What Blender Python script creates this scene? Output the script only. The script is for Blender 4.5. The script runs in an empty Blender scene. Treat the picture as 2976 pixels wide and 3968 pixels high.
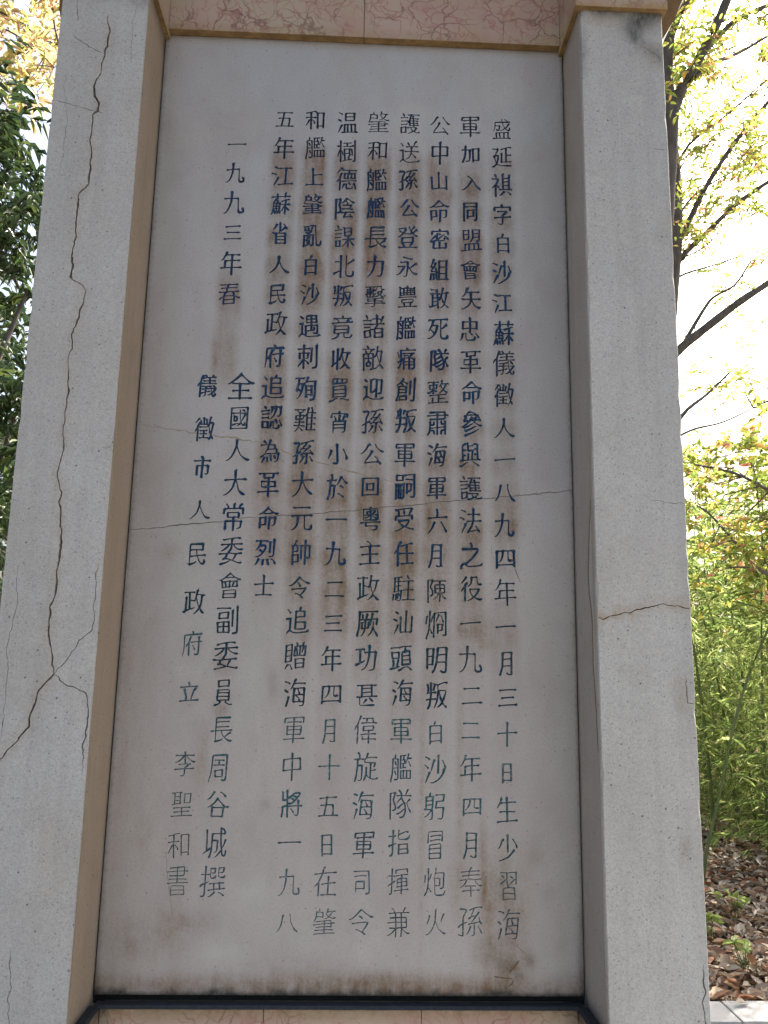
import bpy, math, random
import numpy as np
from mathutils import Vector, Matrix, noise
from mathutils.geometry import delaunay_2d_cdt

SC = bpy.context.scene
COL = SC.collection
Z0 = 0.87                       # height of the tablet's lower edge above the paving
H = 2.2003                      # tablet height
D = 0.1506                      # how far the pillars stand in front of the tablet
XL, XR = -0.197, 1.196          # outer pillar faces

# ---------------------------------------------------------------- camera
FPX, YAW, PITCH, ROLL = 3103.2, -0.0345039, 0.17825, -0.0186292
CAM = Vector((0.50660644, -1.77709708, 0.68207265 + Z0))
def cam_basis():
    cy, sy = math.cos(YAW), math.sin(YAW); cp, sp = math.cos(PITCH), math.sin(PITCH); cr, sr = math.cos(ROLL), math.sin(ROLL)
    Rz = Matrix(((cy, -sy, 0), (sy, cy, 0), (0, 0, 1))); Rx = Matrix(((1, 0, 0), (0, cp, -sp), (0, sp, cp)))
    Ry = Matrix(((cr, 0, sr), (0, 1, 0), (-sr, 0, cr)))
    return Rz @ Rx @ Ry
MB_ = cam_basis()
cd = bpy.data.cameras.new('camera'); cam = bpy.data.objects.new('camera', cd); COL.objects.link(cam)
r_, f_, u_ = MB_.col[0], MB_.col[1], MB_.col[2]
cam.matrix_world = Matrix(((r_[0], u_[0], -f_[0], CAM[0]), (r_[1], u_[1], -f_[1], CAM[1]), (r_[2], u_[2], -f_[2], CAM[2]), (0, 0, 0, 1)))
cd.sensor_fit = 'VERTICAL'; cd.sensor_height = 24.0; cd.sensor_width = 24.0; cd.lens = 24.0 * FPX / 3968.0
cd.clip_start = 0.05; cd.clip_end = 600
SC.camera = cam
def at(px, py, Y):
    """world point at depth Y (metres behind the tablet plane) on the sight line of a full-size photo pixel"""
    d = MB_ @ Vector(((px - 1488) / FPX, 1.0, -(py - 1984) / FPX)); t = (Y - CAM[1]) / d[1]
    return CAM + d * t

# ---------------------------------------------------------------- light
SUN_DIR = Vector((0.60, 0.62, 0.82)).normalized()       # towards the sun
wd = bpy.data.worlds.new('World'); SC.world = wd; wd.use_nodes = True
nt = wd.node_tree; nt.nodes.clear()
wo = nt.nodes.new('ShaderNodeOutputWorld'); bg = nt.nodes.new('ShaderNodeBackground'); sk = nt.nodes.new('ShaderNodeTexSky')
sk.sky_type = 'NISHITA'; sk.sun_disc = False
sk.sun_elevation = math.asin(SUN_DIR.z); sk.sun_rotation = math.atan2(SUN_DIR.x, SUN_DIR.y)
sk.air_density = 1.0; sk.dust_density = 9.0; sk.ozone_density = 1.0
bg.inputs['Strength'].default_value = 0.15
nt.links.new(sk.outputs[0], bg.inputs[0]); nt.links.new(bg.outputs[0], wo.inputs[0])
sl = bpy.data.lights.new('sun', 'SUN'); sl.energy = 5.0; sl.angle = math.radians(0.5); sl.color = (1.0, 0.95, 0.86)
so = bpy.data.objects.new('sun', sl); COL.objects.link(so); so.rotation_euler = SUN_DIR.to_track_quat('Z', 'Y').to_euler()
so.location = (3, 6, 9)
SC.view_settings.view_transform = 'Standard'; SC.view_settings.look = 'None'; SC.view_settings.gamma = 1.0
SC.view_settings.use_curve_mapping = False
SC.view_settings.exposure = 1.5
SC.view_settings.use_white_balance = True; SC.view_settings.white_balance_temperature = 6300; SC.view_settings.white_balance_tint = 7
SC.cycles.max_bounces = 8; SC.cycles.diffuse_bounces = 4; SC.cycles.transmission_bounces = 4; SC.cycles.transparent_max_bounces = 8

# ---------------------------------------------------------------- node material helper
class NM:
    def __init__(s, name, rough=0.7, spec=0.3):
        s.m = bpy.data.materials.new(name); s.m.use_nodes = True; s.t = s.m.node_tree; s.n = s.t.nodes
        s.b = s.n['Principled BSDF']; s.b.inputs['Roughness'].default_value = rough
        s.b.inputs['Specular IOR Level'].default_value = spec
        s.geo = None
    def node(s, t, **k):
        x = s.n.new(t)
        for a, v in k.items(): setattr(x, a, v)
        return x
    def link(s, a, b): s.t.links.new(a, b)
    def setin(s, i, v):
        if hasattr(v, 'is_linked') or isinstance(v, bpy.types.NodeSocket): s.link(v, i)
        else: i.default_value = v
    def pos(s, scale=(1, 1, 1)):
        g = s.node('ShaderNodeNewGeometry'); m = s.node('ShaderNodeMapping'); m.inputs['Scale'].default_value = scale
        s.link(g.outputs['Position'], m.inputs['Vector']); return m.outputs[0]
    def noise(s, scale, detail=3, rough=0.55, sc=(1, 1, 1), dist=0.0):
        x = s.node('ShaderNodeTexNoise'); x.inputs['Scale'].default_value = scale; x.inputs['Detail'].default_value = detail
        x.inputs['Roughness'].default_value = rough; x.inputs['Distortion'].default_value = dist
        s.link(s.pos(sc), x.inputs['Vector']); return x.outputs['Fac']
    def voro(s, scale, feature='F1', sc=(1, 1, 1), vec=None, rnd=1.0):
        x = s.node('ShaderNodeTexVoronoi'); x.feature = feature; x.inputs['Scale'].default_value = scale
        x.inputs['Randomness'].default_value = rnd
        s.link(vec if vec is not None else s.pos(sc), x.inputs['Vector']); return x
    def ramp(s, fac, stops, interp='LINEAR'):
        x = s.node('ShaderNodeValToRGB'); x.color_ramp.interpolation = interp
        e = x.color_ramp.elements
        while len(e) < len(stops): e.new(0.5)
        for el, (p, c) in zip(e, stops):
            el.position = p; el.color = (c, c, c, 1) if not hasattr(c, '__len__') else (*c, 1)
        s.link(fac, x.inputs[0]); return x.outputs[0]
    def mix(s, fac, a, b, blend='MIX'):
        x = s.node('ShaderNodeMix', data_type='RGBA', blend_type=blend)
        s.setin(x.inputs[0], fac); 
        for i, v in ((6, a), (7, b)):
            if isinstance(v, tuple): x.inputs[i].default_value = (*v, 1)
            else: s.link(v, x.inputs[i])
        return x.outputs[2]
    def math(s, op, a, b=0.0, clamp=False):
        x = s.node('ShaderNodeMath', operation=op); x.use_clamp = clamp
        s.setin(x.inputs[0], a); s.setin(x.inputs[1], b); return x.outputs[0]
    def color(s, c):
        if isinstance(c, tuple): s.b.inputs['Base Color'].default_value = (*c, 1)
        else: s.link(c, s.b.inputs['Base Color'])
    def bump(s, h, strength=0.5, dist=0.002):
        x = s.node('ShaderNodeBump'); x.inputs['Strength'].default_value = strength; x.inputs['Distance'].default_value = dist
        s.link(h, x.inputs['Height']); s.link(x.outputs[0], s.b.inputs['Normal'])

def stone_like(name, base, speck=0.35, warm=(0.50, 0.45, 0.38), gray=(0.36, 0.36, 0.36), streak=1.0):
    m = NM(name, 0.85, 0.2)
    big = m.noise(2.2, 5, 0.65); mid = m.noise(14, 5, 0.7, (1, 1, 0.35)); fine = m.noise(520, 3, 0.8); grit = m.noise(230, 5, 0.85)
    rain = m.noise(16, 4, 0.6, (1, 1, 0.05)); blot = m.noise(5.5, 6, 0.75)
    c = m.mix(m.ramp(big, [(0.35, 0.0), (0.7, 0.75)]), base, warm)
    c = m.mix(m.ramp(mid, [(0.45, 0.0), (0.75, 0.45 * streak)]), c, gray)
    c = m.mix(m.ramp(rain, [(0.48, 0.0), (0.72, 0.42 * streak)]), c, (gray[0] * .82, gray[1] * .80, gray[2] * .76))
    c = m.mix(m.ramp(blot, [(0.53, 0.0), (0.70, 0.40)]), c, (base[0] * .66, base[1] * .63, base[2] * .58))
    c = m.mix(m.ramp(blot, [(0.30, 0.45), (0.44, 0.0)]), c, (base[0] * 1.16, base[1] * 1.15, base[2] * 1.12))
    c = m.mix(m.ramp(grit, [(0.34, speck), (0.50, 0.0)]), c, (base[0] * 0.42, base[1] * 0.41, base[2] * 0.39))
    c = m.mix(m.ramp(grit, [(0.58, 0.0), (0.72, speck * .6)]), c, (base[0] * 1.3, base[1] * 1.3, base[2] * 1.28))
    c = m.mix(m.ramp(fine, [(0.35, speck), (0.6, 0.0)]), c, (base[0] * 0.55, base[1] * 0.54, base[2] * 0.52))
    t = m.voro(120); ts = m.node('ShaderNodeSeparateColor'); m.link(t.outputs['Color'], ts.inputs[0])
    tp = m.math('MULTIPLY', m.ramp(t.outputs['Distance'], [(0.12, 1.0), (0.24, 0.0)]), m.ramp(ts.outputs[0], [(0.66, 0.0), (0.70, 1.0)]))
    c = m.mix(m.math('MULTIPLY', tp, 0.55), c, (0.09, 0.085, 0.08))
    # scattered chips and pits
    v = m.voro(46); pit = m.ramp(v.outputs['Distance'], [(0.06, 1.0), (0.11, 0.0)])
    sel = m.node('ShaderNodeSeparateColor'); m.link(v.outputs['Color'], sel.inputs[0])
    keep = m.ramp(sel.outputs[0], [(0.62, 0.0), (0.64, 1.0)])
    pm = m.math('MULTIPLY', pit, keep)
    c = m.mix(m.math('MULTIPLY', pm, 0.8), c, m.mix(m.ramp(sel.outputs[1], [(0.80, 0.0), (0.82, 1.0)]), (0.07, 0.065, 0.06), (0.26, 0.10, 0.08)))
    st = m.node('ShaderNodeAttribute'); st.attribute_name = 'stain'
    sp = m.node('ShaderNodeSeparateColor'); m.link(st.outputs['Color'], sp.inputs[0])
    n2 = m.noise(60, 4, 0.7, (1, 1, 0.5))
    g = m.math('MULTIPLY', sp.outputs[1], m.ramp(n2, [(0.25, 0.5), (0.7, 1.25)]), clamp=True)
    b = m.math('MULTIPLY', sp.outputs[0], m.ramp(n2, [(0.25, 0.5), (0.7, 1.2)]), clamp=True)
    c = m.mix(b, c, (0.27, 0.19, 0.10)); c = m.mix(g, c, (0.055, 0.055, 0.05))
    m.color(c)
    h = m.math('SUBTRACT', m.math('ADD', m.math('MULTIPLY', grit, 0.7), m.math('MULTIPLY', fine, 0.3)), m.math('MULTIPLY', pm, 1.0))
    m.bump(h, 0.55, 0.0018)
    return m.m
M = {}
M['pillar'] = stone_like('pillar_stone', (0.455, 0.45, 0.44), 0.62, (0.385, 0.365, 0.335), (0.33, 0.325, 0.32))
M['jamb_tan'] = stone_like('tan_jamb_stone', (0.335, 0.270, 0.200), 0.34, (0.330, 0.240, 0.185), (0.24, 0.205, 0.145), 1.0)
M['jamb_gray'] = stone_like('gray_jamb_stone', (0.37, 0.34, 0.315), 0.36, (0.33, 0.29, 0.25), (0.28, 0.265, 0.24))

def tablet_mat():
    m = NM('tablet_marble', 0.55, 0.35)
    big = m.noise(1.6, 4, 0.6, dist=0.4); mid = m.noise(9, 5, 0.6, (1, 1, 0.5), 0.5); fine = m.noise(220, 3, 0.7)
    c = m.mix(m.ramp(big, [(0.32, 0.0), (0.68, 1.0)]), (0.325, 0.327, 0.333), (0.365, 0.352, 0.347))
    # greyer towards the top, browner towards the foot
    sep = m.node('ShaderNodeSeparateXYZ'); m.link(m.pos(), sep.inputs[0])
    hz = m.ramp(m.math('DIVIDE', m.math('SUBTRACT', sep.outputs[2], Z0), H), [(0.15, 1.0), (0.85, 0.0)])
    c = m.mix(m.math('MULTIPLY', hz, 0.6), c, (0.345, 0.305, 0.275))
    c = m.mix(m.ramp(mid, [(0.42, 0.0), (0.75, 0.65)]), c, (0.285, 0.255, 0.235))
    c = m.mix(m.ramp(m.noise(4.5, 6, 0.7, (1, 1, .7), 1.0), [(0.50, 0.0), (0.72, 0.5)]), c, (0.40, 0.38, 0.355))
    c = m.mix(m.ramp(fine, [(0.25, 0.55), (0.5, 0.0)]), c, (0.20, 0.19, 0.185))
    # small rusty grit specks
    v = m.voro(95); sel = m.node('ShaderNodeSeparateColor'); m.link(v.outputs['Color'], sel.inputs[0])
    sp_ = m.math('MULTIPLY', m.ramp(v.outputs['Distance'], [(0.10, 1.0), (0.22, 0.0)]), m.ramp(sel.outputs[0], [(0.90, 0.0), (0.92, 1.0)]))
    st = m.node('ShaderNodeAttribute'); st.attribute_name = 'stain'
    sp = m.node('ShaderNodeSeparateColor'); m.link(st.outputs['Color'], sp.inputs[0])
    vert = m.noise(34, 5, 0.65, (1, 1, 0.16)); pat = m.noise(30, 5, 0.75); gr = m.noise(150, 3, 0.8)
    vari = m.math('MULTIPLY', m.ramp(vert, [(0.3, 0.35), (0.68, 1.25)]), m.ramp(pat, [(0.3, 0.55), (0.7, 1.3)]))
    b = m.math('MULTIPLY', sp.outputs[0], vari, clamp=True)
    hue = m.mix(m.ramp(m.noise(5, 3, 0.6), [(0.38, 0.0), (0.62, 1.0)]), (0.165, 0.105, 0.060), (0.185, 0.145, 0.095))
    c = m.mix(b, c, hue)
    c = m.mix(m.math('MULTIPLY', b, m.ramp(gr, [(0.42, 0.0), (0.7, 0.8)])), c, (0.13, 0.065, 0.04))
    c = m.mix(m.math('MULTIPLY', sp_, 0.65), c, (0.19, 0.11, 0.09))
    c = m.mix(m.math('MULTIPLY', sp.outputs[2], m.ramp(pat, [(0.35, 0.4), (0.7, 1.0)]), clamp=True), c, (0.45, 0.44, 0.42))
    g = m.math('MULTIPLY', sp.outputs[1], m.ramp(pat, [(0.3, 0.55), (0.65, 1.25)]), clamp=True)
    c = m.mix(g, c, (0.022, 0.024, 0.022))
    m.color(c); m.bump(m.math('ADD', m.math('MULTIPLY', fine, 0.5), m.math('MULTIPLY', mid, 0.8)), 0.22, 0.002)
    return m.m
M['tablet'] = tablet_mat()

def ink_mat():
    m = NM('blue_engraving_paint', 0.6, 0.3)
    oi = m.node('ShaderNodeObjectInfo')
    n1 = m.noise(95, 4, 0.7); n2 = m.noise(330, 3, 0.8)
    c = m.mix(m.ramp(n1, [(0.44, 0.0), (0.70, 0.5)]), oi.outputs['Color'], (0.020, 0.10, 0.17))
    c = m.mix(m.ramp(n2, [(0.34, 0.85), (0.47, 0.0)]), c, (0.010, 0.014, 0.022))
    wear = m.math('MULTIPLY', m.ramp(m.noise(130, 4, 0.75), [(0.50, 0.0), (0.64, 1.0)]), oi.outputs['Alpha'])
    c = m.mix(wear, c, (0.30, 0.31, 0.30))
    m.color(c); m.bump(n2, 0.4, 0.0006)
    return m.m
M['ink'] = ink_mat()
def flat(name, col, rough=0.8, var=0.25, scale=40, bump=0.3):
    m = NM(name, rough, 0.25); n = m.noise(scale, 4, 0.65); n2 = m.noise(scale * 6, 2, 0.7)
    c = m.mix(m.ramp(n, [(0.3, 0.0), (0.7, 1.0)]), tuple(v * (1 - var) for v in col), tuple(v * (1 + var) for v in col))
    c = m.mix(m.ramp(n2, [(0.35, 0.5), (0.6, 0.0)]), c, tuple(v * 0.5 for v in col))
    m.color(c); m.bump(n2, bump, 0.002); return m.m
M['crack'] = flat('crack_depth', (0.21, 0.20, 0.18), var=.4)
M['hairline'] = flat('tablet_hairline', (0.20, 0.19, 0.17), var=.4)
M['crack_brown'] = flat('rusty_crack', (0.17, 0.12, 0.07))
M['vein'] = flat('tan_vein', (0.27, 0.235, 0.18), var=0.15)
M['joint'] = flat('dark_joint', (0.030, 0.027, 0.022))
M['sealant'] = flat('blue_grey_sealant', (0.030, 0.032, 0.036), 0.6, 0.3, 90)

def pink_marble():
    m = NM('pink_veined_marble', 0.5, 0.4)
    warp = m.noise(7, 4, 0.6)
    cv = m.node('ShaderNodeTexNoise'); cv.inputs['Scale'].default_value = 9; cv.inputs['Detail'].default_value = 4; m.link(m.pos(), cv.inputs['Vector'])
    va = m.node('ShaderNodeVectorMath', operation='SCALE'); m.link(cv.outputs['Color'], va.inputs[0]); va.inputs['Scale'].default_value = 0.16
    vb = m.node('ShaderNodeVectorMath', operation='ADD'); m.link(m.pos(), vb.inputs[0]); m.link(va.outputs[0], vb.inputs[1])
    v1 = m.voro(11.0, 'DISTANCE_TO_EDGE', vec=vb.outputs[0]); v2 = m.voro(30, 'DISTANCE_TO_EDGE', vec=vb.outputs[0])
    c = m.mix(m.ramp(m.noise(6, 4, 0.6), [(0.35, 0.0), (0.65, 1.0)]), (0.37, 0.27, 0.225), (0.34, 0.285, 0.20))
    c = m.mix(m.ramp(m.noise(3.3, 3, 0.5), [(0.5, 0.0), (0.7, 0.8)]), c, (0.31, 0.18, 0.165))
    msk = m.ramp(m.noise(5.5, 3, 0.6), [(0.36, 0.0), (0.50, 1.0)]); msk2 = m.ramp(m.noise(11, 3, 0.6), [(0.42, 0.0), (0.54, 1.0)])
    l1 = m.math('MULTIPLY', m.ramp(v1.outputs['Distance'], [(0.0, 1.0), (0.035, 0.0)]), msk)
    l2 = m.math('MULTIPLY', m.ramp(v2.outputs['Distance'], [(0.0, 0.9), (0.075, 0.0)]), msk2)
    c = m.mix(m.math('MULTIPLY', l2, 0.8), c, (0.26, 0.085, 0.075)); c = m.mix(m.math('MULTIPLY', l1, 0.85), c, (0.15, 0.075, 0.06))
    st = m.node('ShaderNodeAttribute'); st.attribute_name = 'stain'
    sp = m.node('ShaderNodeSeparateColor'); m.link(st.outputs['Color'], sp.inputs[0])
    n = m.noise(40, 4, 0.7)
    c = m.mix(m.math('MULTIPLY', sp.outputs[0], m.ramp(n, [(0.3, 0.4), (0.65, 1.2)]), clamp=True), c, (0.30, 0.185, 0.055))
    c = m.mix(m.math('MULTIPLY', sp.outputs[1], m.ramp(n, [(0.3, 0.4), (0.65, 1.2)]), clamp=True), c, (0.03, 0.028, 0.02))
    m.color(c); m.bump(warp, 0.1, 0.001); return m.m
M['pink'] = pink_marble()
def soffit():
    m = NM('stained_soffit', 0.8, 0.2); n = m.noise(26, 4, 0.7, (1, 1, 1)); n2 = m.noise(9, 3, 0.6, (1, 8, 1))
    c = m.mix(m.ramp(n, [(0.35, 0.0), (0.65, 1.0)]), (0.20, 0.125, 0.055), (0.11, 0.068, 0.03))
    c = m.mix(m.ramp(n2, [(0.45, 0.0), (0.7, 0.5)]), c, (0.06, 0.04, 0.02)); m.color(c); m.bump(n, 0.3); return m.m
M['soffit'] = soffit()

# ---------------------------------------------------------------- object helpers
def mesh_obj(name, V, F, mats, parent=None, mi=None, stain=None, smooth=False):
    me = bpy.data.meshes.new(name); me.from_pydata([tuple(v) for v in V], [], [tuple(f) for f in F])
    for m in (mats if isinstance(mats, (list, tuple)) else [mats]): me.materials.append(m)
    if mi is not None: me.polygons.foreach_set('material_index', list(mi))
    if stain is not None:
        a = me.attributes.new('stain', 'FLOAT_COLOR', 'POINT')
        c = np.ones((len(V), 4), np.float32); c[:, :3] = np.asarray(stain, np.float32); a.data.foreach_set('color', c.ravel())
    if smooth: me.polygons.foreach_set('use_smooth', [True] * len(me.polygons))
    o = bpy.data.objects.new(name, me); COL.objects.link(o)
    if parent: o.parent = parent
    return o
def empty(name, label=None, cat=None, group=None, loc=(0, 0, 0)):
    o = bpy.data.objects.new(name, None); COL.objects.link(o); o.location = loc; o.empty_display_size = 0.2
    tag(o, label, cat, group); return o
def tag(o, label=None, cat=None, group=None, kind=None):
    if label: o['label'] = label
    if cat: o['category'] = cat
    if group: o['group'] = group
    if kind: o['kind'] = kind
    return o
def box(x0, x1, y0, y1, z0, z1, bev=0.0):
    """vertices, faces of a box with optionally bevelled edges"""
    import bmesh
    bm = bmesh.new(); bmesh.ops.create_cube(bm, size=1)
    for v in bm.verts:
        v.co = Vector((x0 + (v.co.x + .5) * (x1 - x0), y0 + (v.co.y + .5) * (y1 - y0), z0 + (v.co.z + .5) * (z1 - z0)))
    if bev: bmesh.ops.bevel(bm, geom=bm.edges[:], offset=bev, segments=2, affect='EDGES', profile=0.6)
    bm.verts.index_update()
    V = [v.co.copy() for v in bm.verts]; F = [[v.index for v in f.verts] for f in bm.faces]; bm.free()
    return V, F
def rng_noise(x, z, s, o=0.0): return noise.noise(Vector((x * s + o, z * s - o * 0.7, o)))

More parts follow.
